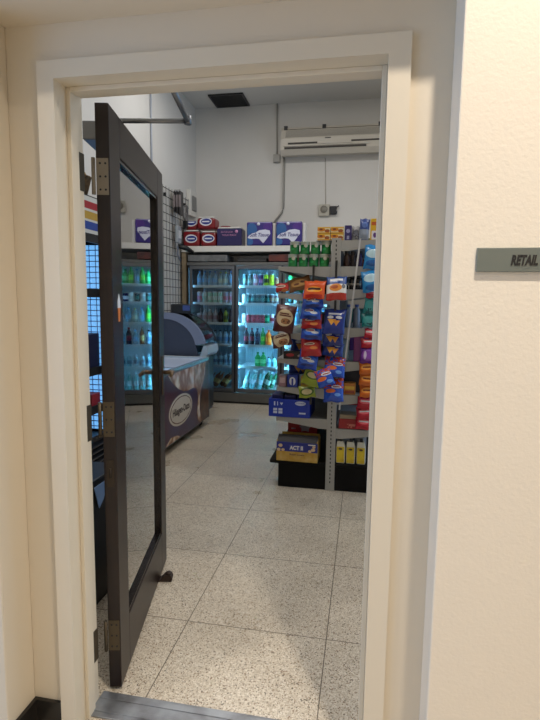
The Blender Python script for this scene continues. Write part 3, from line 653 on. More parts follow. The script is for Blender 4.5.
g.build('rear_grid', mat('grid_blue_grey', S(176, 206, 232), .4), ck)
w = MB(); w.box(0, .012, 0, .05, .42, 1.8); w.box(0, .012, 1.15, 1.2, .42, 1.8); w.box(0, .012, 0.05, 1.15, .38, .42); w.build('door_frame', M_black, ck)
gr = MB()
for i in range(8): gr.prism([(-.02, 0, .05 + i * .042), (.01, 0, .035 + i * .042), (.012, 0, .045 + i * .042), (-.018, 0, .062 + i * .042)], (0, 1.2, 0))
gr.build('grille', mat('grille_black', S(26, 27, 32), .35), ck)
def simple_can(loc, h, r, m, nm, lb, cat, group=None):
    w = MB(); w.lathe([(r * .85, 0), (r, .01), (r, h - .015), (r * .8, h), (.001, h)], 14); o = w.build(nm, m); o.location = loc; return tag(o, lb, cat, group)
box_obj('carton', 'dark navy carton on the middle shelf of the tall black cooler', 'carton', (-2.002, 2.02, .886), .12, .15, .27, mat('navy_carton', S(28, 30, 62), .5))
box_obj('carton', 'red carton low on the bottom shelf of the tall black cooler', 'carton', (-2.002, 2.03, .601), .12, .12, .11, mat('red_carton', S(150, 40, 50), .5))

# ================================================================== gondola
GX, GY = -.212, 2.30
gd = thing('gondola_rack', 'double-sided grey metal gondola rack full of snacks in the middle of the shop', 'display rack', (GX, GY, 0))
M_gm = mat('gondola_grey', S(166, 166, 164), .45, .35); M_gd = mat('gondola_dark', S(34, 34, 37), .6)
GL = 1.85
po = MB().box(-.034, .034, 0, .035, 0, 1.86, .002).build('upright', M_gm, gd)
w = MB()
for i in range(60): w.box(-.004, .004, -.001, .0, .06 + i * .03, .075 + i * .03)
w.build('slot', M_dkframe, po)
MB().box(-.034, .034, GL - .035, GL, 0, 1.86, .002).build('upright', M_gm, gd)
MB().box(-.012, .012, .035, GL - .035, .20, 1.84).build('back_panel', M_gd, gd)
M_base = mat('base_black', S(9, 9, 10), .6, spec=.2)
MB().box(-.395, -.034, .01, GL, 0, .185, .004).box(.034, .42, .01, GL, 0, .185, .004).build('base', M_base, gd)
MB().box(-.46, -.034, -.005, GL, .185, .215, .008).build('base_deck', M_base, gd); MB().box(.034, .46, -.005, GL, .185, .215, .008).build('base_deck', M_base, gd)
ZL = [1.660, 1.465, 1.178, .985, .772, .545]
ZR = [1.845, 1.662, 1.500, 1.225, .980, .735, .478]
def shelf(side, z, reach, tilt=0):
    a = .034 * side; b = reach * side
    s_ = MB(); s_.box(min(a, b), max(a, b), .012, GL - .01, z - .012, z)
    s_.box(min(b, b - .012 * side), max(b, b - .012 * side), .012, GL - .01, z - .034, z + .004)
    o = s_.build('shelf', mat('shelf_grey', S(176, 177, 175), .42, .2), gd)
    for y in (.004, GL - .01):
        MB().prism([(a, y, z - .001), (b, y, z - .001), (b, y, z - .026), (a + (b - a) * .12, y, z - .075), (a, y, z - .075)], (0, .006, 0)).build('bracket', M_gm, o)
    return o
for z in ZL: shelf(-1, z, .415)
for z in ZR: shelf(1, z, .42)
W = lambda x: x  # world x

# ---- bags
def bag_mesh(name, w, h, t, m, seed):
    rnd = random.Random(seed); bm = bmesh.new(); nx, nz = 10, 14
    ph = [rnd.uniform(0, 6.28) for _ in range(6)]
    def prof(u, v):
        e = min(1, max(0, (v - .05) / .22)); e2 = min(1, max(0, (.95 - v) / .22))
        s = math.sin(e * math.pi / 2) * math.sin(e2 * math.pi / 2)
        return t * .5 * s * (1 - abs(u) ** 2.6) * (1 + .10 * math.sin(7 * u + ph[0] + 4 * v) + .08 * math.sin(11 * v + ph[1])) + .0015
    fr, bk = [], []
    for j in range(nz + 1):
        v = j / nz; fr.append([]); bk.append([])
        pinch = 1 - .05 * math.sin(math.pi * v) + .012 * math.sin(9 * v + ph[2])
        for i in range(nx + 1):
            u = i / nx * 2 - 1; x = u * w / 2 * pinch; z = (v - .5) * h + .004 * math.sin(5 * u + ph[3]) * (1 if v in (0, 1) else .3); p = prof(u, v)
            if v < .06 or v > .94: p = .0015; 
            fr[j].append(bm.verts.new((x, -p, z))); bk[j].append(bm.verts.new((x, p * .35, z)))
    for j in range(nz):
        for i in range(nx):
            for g_, fl in ((fr, 0), (bk, 1)):
                q = (g_[j][i], g_[j][i + 1], g_[j + 1][i + 1], g_[j + 1][i]); f = bm.faces.new(q if not fl else q[::-1]); f.smooth = True
    for j in range(nz):
        for i in (0, nx): bm.faces.new((fr[j][i], bk[j][i], bk[j + 1][i], fr[j + 1][i]))
    for i in range(nx):
        for j in (0, nz): bm.faces.new((fr[j][i], fr[j][i + 1], bk[j][i + 1], bk[j][i]))
    bmesh.ops.recalc_face_normals(bm, faces=bm.faces)
    me = bpy.data.meshes.new(name); bm.to_mesh(me); bm.free(); me.materials.append(m); return me
W_ = S(232, 232, 234)
BM = {
 'orange': pack('bag_orange', S(214, 84, 30), [('ell', 0, -.005, .055, .022, S(240, 160, 50)), ('rect', 0, .0, .045, .009, S(60, 30, 24)), ('rect', 0, -.055, .06, .012, S(180, 40, 30))], .25),
 'blue': pack('bag_blue', S(26, 62, 160), [('ell', 0, -.006, .06, .034, S(52, 104, 206)), ('ell', -.012, .002, .034, .013, W_), ('ell', .022, -.014, .026, .010, W_), ('rect', -.01, .002, .024, .004, S(180, 40, 50)), ('ell', .0, -.046, .05, .010, S(24, 44, 110))], .22),
 'red': pack('bag_red', S(158, 26, 34), [('ell', 0, -.004, .056, .030, S(190, 52, 44)), ('ell', -.01, .006, .038, .010, S(232, 212, 196)), ('rect', -.01, .006, .026, .003, S(120, 20, 30)), ('ell', .02, -.026, .028, .012, S(204, 120, 60))], .22),
 'lime': pack('bag_lime', S(150, 166, 52), [('ell', 0, .0, .05, .03, S(80, 110, 40)), ('ell', 0, .0, .038, .02, S(214, 200, 150)), ('rect', 0, .055, .06, .012, S(186, 196, 80))], .25),
 'chip': pack('bag_navy', S(24, 44, 120), [('rect', 0, .052, .055, .016, S(40, 66, 160)), ('rect', -.0, .055, .045, .007, W_), ('ell', -.03, .028, .022, .012, W_), ('ell', .03, .028, .022, .012, W_), ('tri', -.018, -.012, .03, .024, S(226, 160, 60)), ('tri', .016, -.018, .026, .022, S(206, 136, 50))], .22),
 'white': pack('bag_white_red', S(222, 220, 214), [('rect', 0, .062, .2, .034, S(54, 84, 150)), ('rect', 0, .064, .045, .010, W_), ('rect', 0, -.072, .2, .030, S(170, 46, 34)), ('ell', -.004, .0, .044, .03, S(220, 140, 60)), ('ell', -.012, .004, .026, .014, S(176, 84, 36)), ('ell', .05, .01, .012, .018, S(90, 96, 104))], .25),
 'mixed': pack('bag_mixed', S(36, 74, 176), [('rect', 0, .05, .2, .04, S(186, 60, 36)), ('sp', 0, .01, .07, .07, S(30, 84, 190)), ('ell', -.02, -.012, .034, .016, S(220, 110, 50)), ('ell', .02, .018, .036, .012, W_), ('rect', .022, .018, .026, .004, S(160, 40, 40)), ('ell', .03, -.04, .022, .012, S(110, 160, 230))], .22),
 'maroon': pack('bag_maroon', S(84, 34, 34), [('ell', 0, .004, .060, .062, S(206, 186, 150)), ('rect', -.004, .034, .034, .005, S(96, 40, 36)), ('rect', .002, .020, .042, .005, S(96, 40, 36)), ('ell', .012, -.02, .034, .022, S(150, 104, 66)), ('sp', .012, -.02, .030, .016, S(90, 50, 30))], .3),
 'brown': pack('bag_brown', S(140, 96, 54), [('ell', 0, .0, .06, .026, S(186, 142, 84)), ('ell', -.02, -.004, .022, .008, S(96, 50, 30)), ('ell', .03, .006, .02, .008, S(96, 50, 30))], .35),
 'sky': pack('bag_sky', S(40, 132, 196), [('ell', 0, .02, .05, .03, S(190, 222, 236)), ('ell', 0, -.045, .045, .02, S(24, 96, 170))], .22),
 'teal': pack('bag_teal', S(34, 120, 124), [('ell', 0, .0, .045, .04, S(60, 150, 150)), ('sp', 0, -.04, .05, .02, S(20, 80, 90))], .25),
 'crimson': pack('bag_crimson', S(176, 26, 48), [('ell', 0, .01, .045, .02, S(226, 100, 110)), ('rect', 0, .01, .034, .005, W_)], .22),
 'purple': pack('bag_purple', S(104, 44, 140), [('ell', 0, .0, .045, .04, S(140, 70, 176)), ('ell', -.02, .0, .010, .03, S(206, 190, 220))], .22),
 'amberbag': pack('bag_amber', S(206, 104, 34), [('ell', 0, .0, .045, .02, S(230, 150, 60)), ('rect', 0, .0, .03, .006, S(110, 50, 24))], .25),
 'lagoon': pack('bag_green_white', S(70, 190, 110), [('ell', 0, 0, .04, .03, W_)], .3),
}
_seed = [0]
def bag(kind, label, loc, w=.155, h=.175, t=.05, tilt=12, rz=0, roll=0, group=None, nm='chip_bag', cat='snack bag'):
    _seed[0] += 1
    o = link(nm, bag_mesh(nm, w, h, t, BM[kind], _seed[0])); o.location = loc; o.rotation_euler = (R(-abs(tilt)), R(roll), R(rz))
    return tag(o, label, cat, group)
# clip strips
def strip(name, label, pts, wd=.016, m=None, hook=2.309):
    w = MB(); pts = [Vector(p) for p in pts]
    for a, b in zip(pts, pts[1:]):
        w.prism([a + Vector((-wd / 2, 0, 0)), a + Vector((wd / 2, 0, 0)), b + Vector((wd / 2, 0, 0)), b + Vector((-wd / 2, 0, 0))], (0, .0015, 0))
    p0 = pts[0]; w.box(p0.x - wd / 2, p0.x + wd / 2, p0.y, hook, p0.z - .006, p0.z - .003)
    o = w.build('clip_strip', m or mat('strip_black', S(30, 30, 32), .4)); return tag(o, label, 'clip strip')
Y0 = 2.225
strip('s', 'black hanging clip strip carrying the mixed blue and red bags', [(-.365, Y0 + .028, 1.668), (-.365, Y0 + .028, .66)])
strip('s', 'dark hanging clip strip in front of the upright carrying navy chip bags', [(-.205, Y0 + .028, 1.70), (-.205, Y0 + .028, .80)], hook=2.299)
g1 = 'bags on the clip strip beside the cans'
zq = lambda py: 1.414 - (py - 296.5) * .00717
def sbag(kind, lb, cxp, top, bot, w, dx, grp, ov=.02, roll=0, extra=0, t=.05):
    z1, z2 = zq(top), zq(bot); x = dx
    bag(kind, lb, (x, Y0 - extra, (z1 + z2) / 2), w, (z1 - z2) + ov, t * .68, 27, random.uniform(-6, 6), roll, grp)
s1 = [('orange', 'orange crisp bag at the head of the first clip strip', 277, 291, .155, -.352, 0), ('blue', 'blue crisp bag just under the orange one', 289, 300, .155, -.362, -4), ('blue', 'blue crisp bag above the uppermost red bag', 300, 311, .148, -.372, 3),
      ('red', 'uppermost red crisp bag of the first clip strip', 310, 320, .150, -.366, -2), ('blue', 'blue crisp bag between the two red bags', 319, 331, .155, -.364, 2), ('red', 'larger red crisp bag lower on the first clip strip', 330, 348, .148, -.368, -4), ('blue', 'blue crisp bag directly over the lime bags', 346, 361, .145, -.385, 5)]
for k, (kind, lb, a, b, w_, x, ro) in enumerate(s1): sbag(kind, lb, 0, a, b + 3, w_, x, g1, .02, ro)
bag('lime', 'upper lime green bag, tilted, on the first clip strip', (-.352, Y0 + .006, zq(371)), .135, .155, .035, 13, 0, 16, 'lime bags')
bag('lime', 'lower lime green bag at the foot of the first clip strip', (-.392, Y0 + .028, zq(388.5)), .125, .085, .03, 13, 0, -8, 'lime bags')
g2 = 'bags hanging in front of the upright'
s2 = [('white', 'white, blue and red bag hanging at the top of the upright', 272, 295, .145, -.198, -3), ('chip', 'big navy chip bag with orange triangles, uppermost of its strip', 304, 328, .155, -.206, 2), ('chip', 'small navy chip bag directly below the uppermost one', 326, 339, .150, -.212, -2), ('chip', 'lowest navy chip bag, above the mixed orange bags', 338, 349, .150, -.210, 3),
      ('mixed', 'orange speckled blue bag right under the navy chip bags', 352, 370, .15, -.195, 4), ('mixed', 'orange speckled blue bag swung out beside the upright', 363, 378, .12, -.262, -20), ('mixed', 'lowest orange speckled blue bag on the upright', 373, 395, .145, -.198, -2)]
for k, (kind, lb, a, b, w_, x, ro) in enumerate(s2): sbag(kind, lb, 0, a, b + 1, w_, x, g2, .015, ro, .004 + (.066 if k == 5 else 0))
# pale strip hanging off the other end of the top shelf
strip('s', 'pale empty clip strip slanting down in front of the shelves beside the upright', [(-.045, 2.262, 1.853), (-.075, 2.262, 1.52), (-.105, 2.262, 1.20), (-.135, 2.262, .88), (-.155, 2.262, .63)], .012, mat('strip_pale', S(196, 196, 198), .35))
# maroon bags at the outer end
bag('maroon', 'maroon cookie bag with cream label, hanging at the shelf end', (-.566, 2.26, 1.285), .15, .20, .055, 6, 0, 8, 'maroon cookie bags')
bag('maroon', 'lower maroon cookie bag slumped under the cream labelled one', (-.588, 2.268, 1.128), .15, .10, .045, 20, 0, -16, 'maroon cookie bags')
# ---- left side goods
M_can = pack('green_tin', S(22, 112, 52), [('band', 0, .078, 9, .012, S(176, 184, 172)), ('ell', .008, .06, .013, .013, S(196, 196, 180)), ('ell', -.01, .035, .012, .008, S(40, 150, 80))], .3, metal=.1)
tin = MB(); tin.lathe([(.033, 0), (.036, .002), (.036, .005), (.0345, .008), (.0345, .083), (.036, .086), (.036, .089), (.033, .090), (.033, .087), (.001, .087)], 20); tin = tin.mesh('tin', M_can)
for r_ in range(2):
    for i in range(4):
        o = link('food_tin', tin); o.location = (-.528 + i * .0765 + (.012 if r_ else 0), 2.352, 1.6605 + r_ * .0905)
        tag(o, 'green food tin, %s in the %s row on the gondola top' % (['first from the outer end', 'second from the outer end', 'second from the upright', 'nearest the upright'][i], ['lower', 'upper'][r_]), 'tin', 'green food tins on the gondola')
bag('brown', 'brown snack bag lying on the shelf beneath the green tins', (-.475, 2.345, 1.466 + .072), .17, .095, .05, -10, 0, -14)
bag('lagoon', 'bright green and white bag behind the brown snack bag', (-.51, 2.52, 1.466 + .066), .11, .09, .04, 0, 0, 20)
bag('red', 'small reddish bag at the outer shelf end beneath the tins', (-.60, 2.33, 1.466 + .045), .10, .062, .03, -8, 0, -6)
def g(nm, lb, x0_, x1_, y0_, dep, z, h, m, cat='box', rz=0, bev=.004):
    return box_obj(nm, lb, cat, ((x0_ + x1_) / 2, y0_ + dep / 2, z + .001), x1_ - x0_, dep, h, m, None, rz, bev)
bag('chip', 'dark blue bag leaning on the shelf under the maroon bags', (-.46, 2.45, .985 + .085), .17, .13, .06, -14, 8, 4)
g('snack_box', 'black snack box with red print on the shelf under the maroon bags', -.58, -.40, 2.305, .07, .985, .055, pack('black_red', S(26, 22, 28), [('ell', -.04, .03, .03, .012, S(170, 40, 50)), ('ell', .04, .025, .025, .010, S(190, 170, 160))]))
g('snack_box', 'dark carton deep on the shelf under the maroon bags', -.42, -.26, 2.50, .3, .985, .12, mat('dark_carton', S(36, 34, 44), .5))
g('snack_box', 'small pink-grey box at the outer end beside the blue box', -.615, -.558, 2.315, .10, .772, .085, pack('pinkgrey', S(150, 116, 126), [('rect', 0, .05, .02, .02, S(196, 170, 176))]))
g('snack_box', 'small blue box with white figure on the fifth shelf', -.550, -.470, 2.312, .10, .772, .092, pack('bluebox', S(34, 60, 160), [('ell', 0, .045, .024, .032, S(220, 224, 236)), ('rect', 0, .035, .007, .03, S(34, 60, 160))]))
g('snack_box', 'small mustard box beside the lime bags', -.448, -.385, 2.315, .10, .772, .085, pack('mustard', S(186, 146, 50), [('rect', 0, .04, .02, .015, S(110, 70, 30))]))
bag('chip', 'dark blue bag lying behind the small blue box', (-.47, 2.50, .772 + .125), .20, .10, .06, -8, 0, -5)
g('snack_box', 'charcoal carton deep on the fifth shelf behind the bags', -.42, -.26, 2.62, .3, .772, .13, mat('dark_carton', S(36, 34, 44)))
# big blue tray
bt = thing('display_tray', 'large blue cardboard cookie tray jutting off the lower shelf end', 'carton', (-.528, 2.285, .5497), (0, 0, R(-2)))
M_bt = mat('tray_blue', S(24, 54, 168), .35)
w = MB(); w.box(-.155, .155, 0, .008, 0, .135, .002); w.box(-.155, .155, .29, .298, 0, .135); w.box(-.155, -.147, .008, .29, 0, .135); w.box(.147, .155, .008, .29, 0, .135); w.box(-.147, .147, .008, .29, 0, .008); w.build('tray', M_bt, bt)
w = MB(); w.prism([(.085 + .04 * math.cos(t), -.0012, .108 + .016 * math.sin(t)) for t in [k * math.pi / 12 for k in range(24)]], (0, .0012, 0)); w.build('brand_oval', mat('tray_pale', S(196, 206, 232), .4), bt)
text('COOKIES', .016, 'lettering', M_bt, bt, (.085, -.0015, .108), FRONT, .0004)
w = MB(); w.box(.075, .125, -.001, 0, .028, .040); w.build('base_bar', MATS['tray_pale'], bt)
w = MB(); w.box(-.115, -.105, -.001, 0, .085, .115); w.box(-.09, -.084, -.001, 0, .085, .115); w.prism([(-.07, -.001, .108), (-.045, -.001, .108), (-.0575, -.001, .088)], (0, .001, 0)); w.build('side_marks', MATS['tray_pale'], bt)
w = MB()
for i in range(2):
    for j in range(2): w.box(-.12 + i * .04, -.09 + i * .04, -.001, 0, .025 + j * .022, .043 + j * .022)
w.build('figure_marks', MATS['tray_pale'], bt)
for i in range(3): g('snack_box', '%s navy packet standing in the large blue tray' % ['outermost', 'middle', 'innermost'][i], -.665 + i * .095, -.58 + i * .095, 2.33, .2, .559, .15, mat('navy_packet', S(30, 36, 92), .4))
# popcorn box and the red carton behind
ab = thing('popcorn_box', 'blue and yellow popcorn box with open dark top on the base deck', 'box', (-.462, 2.275, .2155), (0, 0, R(-2)))
w = MB(); w.mi = 0; w.box(-.155, .155, .0, .19, 0, .006); w.box(-.155, .155, 0, .006, .006, .075); w.box(-.155, -.149, .006, .19, .006, .16); w.box(.149, .155, .006, .19, .006, .16); w.box(-.149, .149, .184, .19, .006, .175)
w.mi = 1; w.box(-.155, .155, 0, .006, .075, .145); w.build('box', [mat('popcorn_yellow', S(186, 146, 56), .4, vary=(22, S(200, 168, 96))), mat('popcorn_blue', S(36, 46, 132), .4)], ab)
w = MB(); w.prism([(-.155, .004, .143), (.155, .004, .143), (.150, .055, .19), (-.150, .055, .19)], (0, .003, .001)); w.build('lid_flap', mat('dark_board', S(58, 56, 58), .6), ab)
MB().box(-.058, .052, -.0015, 0, .082, .126, .0).build('brand_panel', mat('popcorn_panel', S(60, 70, 160), .4), ab)
text('ACT II', .040, 'lettering', mat('popcorn_white', S(226, 224, 220), .4), ab, (-.003, -.0025, .104), FRONT, .0006, .9, 0, .0015)
text('Butter Lovers', .020, 'lettering', mat('popcorn_print', S(70, 44, 60), .4), ab, (.0, -.0012, .053), FRONT, .0005, 1, .1)
w = MB()
for cx_, cz_ in ((-.13, .10), (-.115, .078), (-.14, .08), (.10, .085), (.125, .10), (.11, .115)): w.lathe([(.001, 0), (.014, .0), (.012, .002), (.001, .003)], 10)
w.bm.free()
w = MB()
for cx_, cz_, r_ in ((-.125, .118, .016), (-.105, .085, .013), (-.138, .085, .014), (.098, .085, .013), (.122, .098, .016), (.128, .12, .012)):
    w.prism([(cx_ + r_ * math.cos(t), -.0012, cz_ + r_ * .8 * math.sin(t)) for t in [k * math.pi / 6 for k in range(12)]], (0, .0012, 0))
w.build('popcorn_print', mat('popcorn_puff', S(214, 186, 150), .5), ab)
MB().box(.085, .14, -.001, 0, .130, .138).build('print', MATS['popcorn_white'], ab)
rb = g('snack_box', 'red carton with pale emblem behind the popcorn box', -.565, -.33, 2.50, .2, .2155, .285, mat('red_box', S(150, 20, 30), .4))
w = MB(); pts = []
for k in range(10):
    a = math.pi / 2 + k * math.pi / 5; r_ = .05 if k % 2 == 0 else .03; pts.append((.02 + r_ * math.cos(a), -.1012, .205 + r_ * .8 * math.sin(a)))
w.prism(pts, (0, .0012, 0)); w.build('emblem', mat('emblem_grey', S(150, 140, 150), .4), rb)
MB().box(-.09, -.055, -.1012, -.1, .19, .20).build('print', MATS['emblem_grey'], rb)
# ---- right side goods
yb_ = pack('noodle_pack', S(222, 206, 160), [('ell', -.02, .028, .030, .014, S(206, 130, 40)), ('ell', .024, .018, .018, .012, S(150, 80, 40)), ('rect', 0, .004, .08, .004, S(206, 150, 40)), ('rect', 0, .042, .08, .004, S(214, 168, 50)), ('ell', -.02, .03, .012, .007, S(120, 60, 40))])
for i in range(2):
    for j in range(2):
        o = g('noodle_box', '%s cream and orange box of the %s pair on the gondola top' % (['lower', 'upper'][j], ['outer', 'inner'][i]), -.352 + i * .0955, -.26 + i * .0955, 2.338, .10, 1.848 + j * .0475, .0465, yb_, bev=.002)
        o['group'] = 'cream and orange boxes on the top shelf'
MB().box(-.355 - GX, -.04, .012, .30, 1.8428, 1.8455).build('top_ledge', M_gm, gd)
ta = -0.0
g('snack_box', 'tall purple box with white mark on the top shelf', -.158, -.108, 2.335, .07, 1.846, .105, pack('purple_box', S(44, 34, 96), [('ell', 0, .065, .014, .014, S(150, 150, 190)), ('rect', 0, .02, .008, .012, S(150, 150, 180))]))
bag('teal' if False else 'sky', 'grey and blue pouch standing between the purple box and tall pouch', (-.078, 2.36, 1.846 + .05), .06, .10, .035, -6, 0, 4)
MATSgp = pack('bag_greypouch', S(150, 150, 152), [('ell', 0, .0, .02, .025, S(100, 104, 116)), ('sp', 0, -.02, .03, .02, S(60, 60, 70))], .3)
bpy.data.objects[-1] if False else None
C.objects[-1].data.materials[0] = MATSgp
C.objects[-1]['label'] = 'grey patterned pouch standing between the purple box and tall blue pouch'
BM['tallblue'] = pack('bag_tallblue', S(52, 74, 138), [('rect', 0, -.035, .05, .035, S(140, 150, 166)), ('ell', 0, .03, .02, .02, S(90, 116, 180))], .3)
bag('tallblue', 'tall blue-grey pouch next to the yellow box on the top shelf', (-.020, 2.35, 1.846 + .076), .07, .15, .04, -4, 0, 3)
g('snack_box', 'tall yellow box at the end of the top shelf', .022, .105, 2.34, .07, 1.846, .150, pack('yellow_box', S(216, 170, 40), [('rect', 0, .115, .035, .012, S(190, 90, 40)), ('rect', -.01, .035, .022, .03, S(220, 214, 220)), ('ell', -.01, .035, .012, .018, S(90, 50, 120))]))
for i, (x_, lb, col) in enumerate([(-.135, 'brown jar nearest the upright on the second shelf', S(74, 52, 44)), (-.092, 'dark brown jar second from the upright', S(50, 38, 38)), (-.045, 'violet jar third from the upright', S(56, 44, 92)), (.005, 'tan jar behind the sky blue bags', S(120, 104, 84))]):
    t = thing('food_jar', lb, 'jar', (x_, 2.36, 1.6625))
    w = MB(); w.lathe([(.016, 0), (.021, .004), (.021, .075), (.015, .088), (.015, .095)], 14); w.build('jar', mat('jar_%d' % i, col, .25), t)
    MB().lathe([(.018, .093), (.018, .110), (.001, .110)], 14).build('lid', mat('jar_lid', S(52, 46, 44), .4), t)
for i, x_ in enumerate((-.14, -.095, -.05)):
    t = thing('sauce_jar', 'black sauce jar with pale band, %s on the third shelf' % ['nearest the upright', 'in the middle', 'nearest the sky blue bags'][i], 'jar', (x_, 2.36, 1.5005))
    w = MB(); w.lathe([(.016, 0), (.020, .004), (.020, .07), (.014, .08), (.014, .085)], 14); w.build('jar', mat('black_jar', S(26, 24, 26), .2), t)
    MB().lathe([(.0205, .03), (.0205, .045)], 14).build('label_band', mat('band_pale', S(150, 140, 126), .5), t)
    MB().lathe([(.017, .084), (.017, .100), (.001, .100)], 14).build('lid', MATS['jar_lid'], t)
for i, x_ in enumerate((-.115, -.055)):
    t = thing('drink_bottle', 'pale blue bottle %s on the fourth shelf' % ['close to the navy chip bags', 'beside the teal bags'][i], 'bottle', (x_, 2.37, 1.2255))
    w = MB(); w.lathe([(.022, 0), (.026, .005), (.026, .07), (.024, .09), (.026, .12), (.012, .145), (.012, .152)], 14); w.build('bottle', mat('bottle_paleblue%d' % i, [S(120, 140, 170), S(110, 120, 136)][i], .2), t)
    MB().lathe([(.014, .150), (.014, .168), (.001, .168)], 12).build('cap', mat('cap_blue', S(50, 80, 150), .4), t)
Yr = 2.265
bag('sky', 'upper sky blue bag hanging at the right shelf end', (.045, Yr, 1.722), .12, .17, .05, 8, 0, 4, 'sky blue bags')
bag('sky', 'lower sky blue bag hanging at the right shelf end', (.040, Yr - .03, 1.555), .13, .15, .045, 12, 0, -8, 'sky blue bags')
bag('crimson', 'small crimson bag tucked between the sky blue and teal bags', (.055, Yr, 1.475), .10, .07, .035, 8)
bag('teal', 'upper teal bag in front of the fourth shelf', (.045, Yr, 1.385), .10, .12, .04, 10, 0, 8, 'teal bags')
bag('teal', 'lower teal bag in front of the fourth shelf', (.035, Yr, 1.285), .11, .095, .035, 12, 0, -6, 'teal bags')
bag('crimson', 'small bright red bag over the purple bag', (.050, Yr, 1.19), .09, .07, .03, 10, 0, 4)
bag('crimson', 'wider red bag lying directly on the purple bag', (.040, Yr, 1.122), .115, .068, .03, 14, 0, -4)
bag('purple', 'purple bag hanging in front of the fifth shelf', (.035, Yr, 1.035), .11, .115, .045, 8, 0, 2)
g('snack_box', 'tall magenta box on the fifth shelf behind the purple bag', -.068, .06, 2.314, .08, .980, .225, pack('magenta_box', S(120, 40, 110), [('rect', .03, .16, .02, .03, S(160, 80, 150))]))
box_obj('snack_box', 'pale blue box standing on the fifth shelf behind the mixed bags', 'box', (-.128, 2.36, .981), .05, .06, .16, mat('paleblue_box', S(130, 160, 180), .4))
for i in range(3): bag('amberbag', 'orange bag, %s of three hanging before the sixth shelf' % ['uppermost', 'middle', 'lowest'][i], (.033 + .004 * i, Yr, .945 - i * .083), .115, .098, .035, 24, 0, (-4, 5, -2)[i], 'orange bags')
g('snack_box', 'small amber and yellow box low on the sixth shelf', -.13, -.045, 2.315, .08, .735, .085, pack('amber_box', S(190, 120, 40), [('rect', 0, .05, .035, .012, S(220, 180, 60)), ('rect', 0, .02, .035, .010, S(150, 60, 40))]))
g('snack_box', 'black carton deep on the sixth shelf behind the amber box', -.15, .04, 2.42, .25, .735, .19, mat('dark_carton', S(36, 34, 44)))
for i in range(3): bag('crimson', 'crimson bag, %s of three hanging before the seventh shelf' % ['uppermost', 'middle', 'lowest'][i], (.030 - .004 * i, Yr + .018, .685 - i * .075), .12, .09, .035, 24, 0, (3, -5, 2)[i], 'crimson bags')
tb = g('snack_box', 'red carton with tan lid on the lowest shelf above the yellow bottles', -.158, .05, 2.31, .14, .478, .075, pack('red_carton_low', S(150, 26, 34), [('rect', .02, .03, .05, .008, S(200, 120, 110)), ('sp', .02, .025, .07, .015, S(196, 110, 100))]))
MB().box(-.10, .10, -.068, .068, .075, .105, .004).build('lid', mat('tan_lid', S(150, 134, 112), .6), tb)
for i, x_ in enumerate((-.138, -.064, .012)):
    t = thing('juice_jug', 'white jug with bright yellow label, %s on the base deck' % ['nearest the upright', 'in the middle', 'partly behind the doorway casing'][i], 'jug', (x_, 2.335, .2155), (0, 0, R(-3)), 'yellow labelled jugs on the base deck')
    w = MB(); w.box(-.033, .033, -.03, .03, 0, .130, .010, 3)
    w.prism([(-.031, -.026, .126), (.031, -.026, .126), (.020, -.016, .165), (-.028, -.016, .165)], (0, .045, 0)); w.build('bottle', mat('jug_white', S(212, 208, 190), .35), t)
    MB().box(-.028, .028, -.0315, -.028, .008, .128, .001).build('label', mat('jug_yellow', S(222, 196, 44), .4, vary=(16, S(190, 160, 40))), t)
    MB().lathe([(.012, .160), (.012, .185), (.001, .185)], 12).build('cap', mat('jug_cap', S(50, 46, 40), .4), t)
    w = MB(); w.prism([(.0 + .014 * math.cos(a_), -.0325, .112 + .008 * math.sin(a_)) for a_ in [k * math.pi / 6 for k in range(12)]], (0, .001, 0)); w.build('emblem', mat('jug_print', S(80, 60, 40), .5), t)
for i, x_ in enumerate((-.10, .005)): bag('brown', 'x', (x_, 2.47, .2155 + .105), .09, .20, .05, -3, 0, 0); C.objects[-1].data.materials[0] = MATSgp; C.objects[-1]['label'] = 'grey packet behind the yellow jugs, %s' % ['closer to the upright', 'closer to the casing'][i]; C.objects[-1].name = 'snack_packet'
# stock further along the shelves
def stock(side, zlist, cols):
    for i, z in enumerate(zlist):
        x_ = GX + side * .20
        box_obj('snack_box', '%s carton further back on the %s shelf of the %s' % (cols[i][0], ['highest', 'second', 'third', 'fourth', 'fifth', 'sixth', 'seventh'][i], 'fridge-facing half' if side < 0 else 'window-facing half'), 'box', (x_, GY + 1.25, z + .001), .22, .7, .12, mat('stock_%s' % cols[i][0].replace(' ', '_'), cols[i][1], .5))
stock(1, ZR, [('olive', S(110, 110, 60)), ('brick red', S(150, 60, 40)), ('navy', S(40, 50, 100)), ('teal green', S(40, 110, 100)), ('violet', S(110, 60, 130)), ('ochre', S(190, 130, 50)), ('scarlet', S(170, 40, 40))])
stock(-1, ZL[1:], [('dusky brown', S(70, 50, 40)), ('slate', S(60, 66, 80)), ('ink blue', S(30, 36, 80)), ('umber', S(80, 60, 40)), ('graphite', S(50, 50, 56))])

tb_ = thing('wicker_basket', 'small tan basket with dried goods on top of the tall black cooler', 'basket', (-2.02, 1.92, 2.1215))
w = MB(); w.lathe([(.10, 0), (.13, .12), (.135, .125), (.12, .12), (.09, .012), (.001, .012)], 18); w.build('basket', mat('wicker_tan', S(120, 92, 56), .8, vary=(30, S(70, 52, 30))), tb_)
w = MB(); w.lathe([(.115, .115), (.09, .16), (.05, .20), (.001, .21)], 12); w.build('dried_goods', mat('dried_brown', S(96, 76, 44), .8, vary=(26, S(150, 120, 70))), tb_)

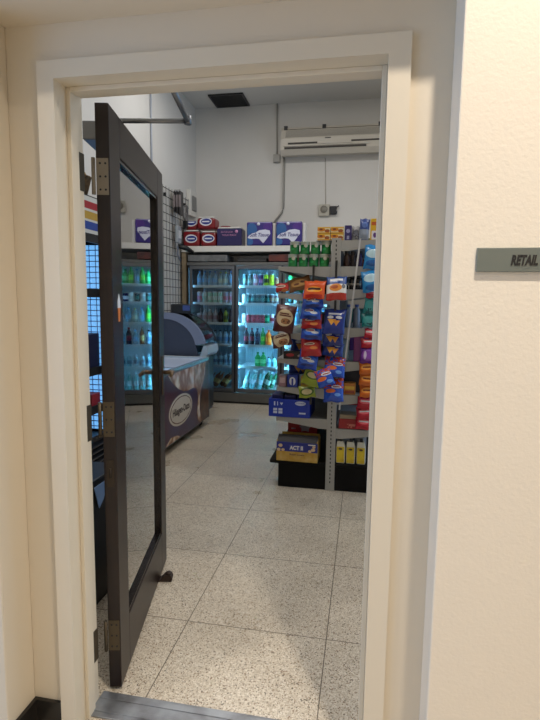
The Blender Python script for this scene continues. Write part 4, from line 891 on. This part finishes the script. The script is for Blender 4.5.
bn = thing('waste_bin', 'tall black waste bin on the floor in the dark gap behind the open door', 'bin', (-1.27, .70, 0))
w = MB(); v0 = [(-.11, -.15), (.11, -.15), (.11, .15), (-.11, .15)]
for (x_, y_), (x2, y2) in zip(v0, v0[1:] + v0[:1]): w.prism([(x_ * .86, y_ * .86, 0), (x2 * .86, y2 * .86, 0), (x2, y2, .58), (x_, y_, .58)], (-.006 * (x_ + x2) / .22, -.006 * (y_ + y2) / .3, 0))
w.box(-.094, .094, -.128, .128, 0, .008); w.build('body', mat('bin_black', S(17, 17, 19), .45), bn)
MB().box(-.118, .118, -.158, .158, .58, .61, .006).build('rim', M_black, bn)
w = MB(); w.prism([(.119, -.10, .58), (.119, .03, .58), (.119, -.02, .50), (.119, -.06, .47)], (.003, 0, 0)); w.build('bag_edge', mat('bin_liner_pale', S(150, 170, 200), .4), bn)

# ------------------------------------------------------------------ light
def area(name, loc, rot, size, power, col, shape='RECTANGLE', sy=None, spread=None):
    l = bpy.data.lights.new(name, 'AREA'); l.energy = power; l.color = col; l.shape = shape; l.size = size
    if sy: l.size_y = sy
    if spread: l.spread = spread
    o = bpy.data.objects.new(name, l); C.objects.link(o); o.location = loc; o.rotation_euler = rot; return o
WARM = (1.0, .895, .77)
for x, y, p in ((.44, -.80, 24), (-1.58, -.80, 9), (-.5, -2.3, 6), (1.3, -2.0, 9)):  # front pair are downlights; rear pair are unseen lamps added as fill
    area('corridor_downlight_and_fill', (x, y, 3.28), (0, 0, 0), .10, p, WARM, 'DISK', spread=R(112))
for x, y in ((-1.3, 1.6), (-1.3, 3.9), (1.1, 1.6), (1.1, 3.9)):
    area('shop_tube', (x, y, 4.10), (0, 0, 0), 1.2, 25, (1.0, .955, .90), 'RECTANGLE', .25)
area('window_daylight', (XR + .35, 2.8, 1.7), (0, R(90), 0), 2.6, 50, (.40, .66, 1.0), 'RECTANGLE', 3.6)
area('corridor_daylight', (-2.75, -1.6, 1.4), (0, R(-90), 0), 2.5, 34, (.38, .60, 1.0), 'RECTANGLE', 2.6)
wd = bpy.data.worlds.new('world'); sc.world = wd; wd.use_nodes = True
bg = wd.node_tree.nodes['Background']; bg.inputs[0].default_value = (.42, .62, 1.0, 1); bg.inputs[1].default_value = .5
vs = sc.view_settings; vs.view_transform = 'Standard'; vs.look = 'None'; vs.gamma = 1.0; vs.use_curve_mapping = False; vs.exposure = 0.0
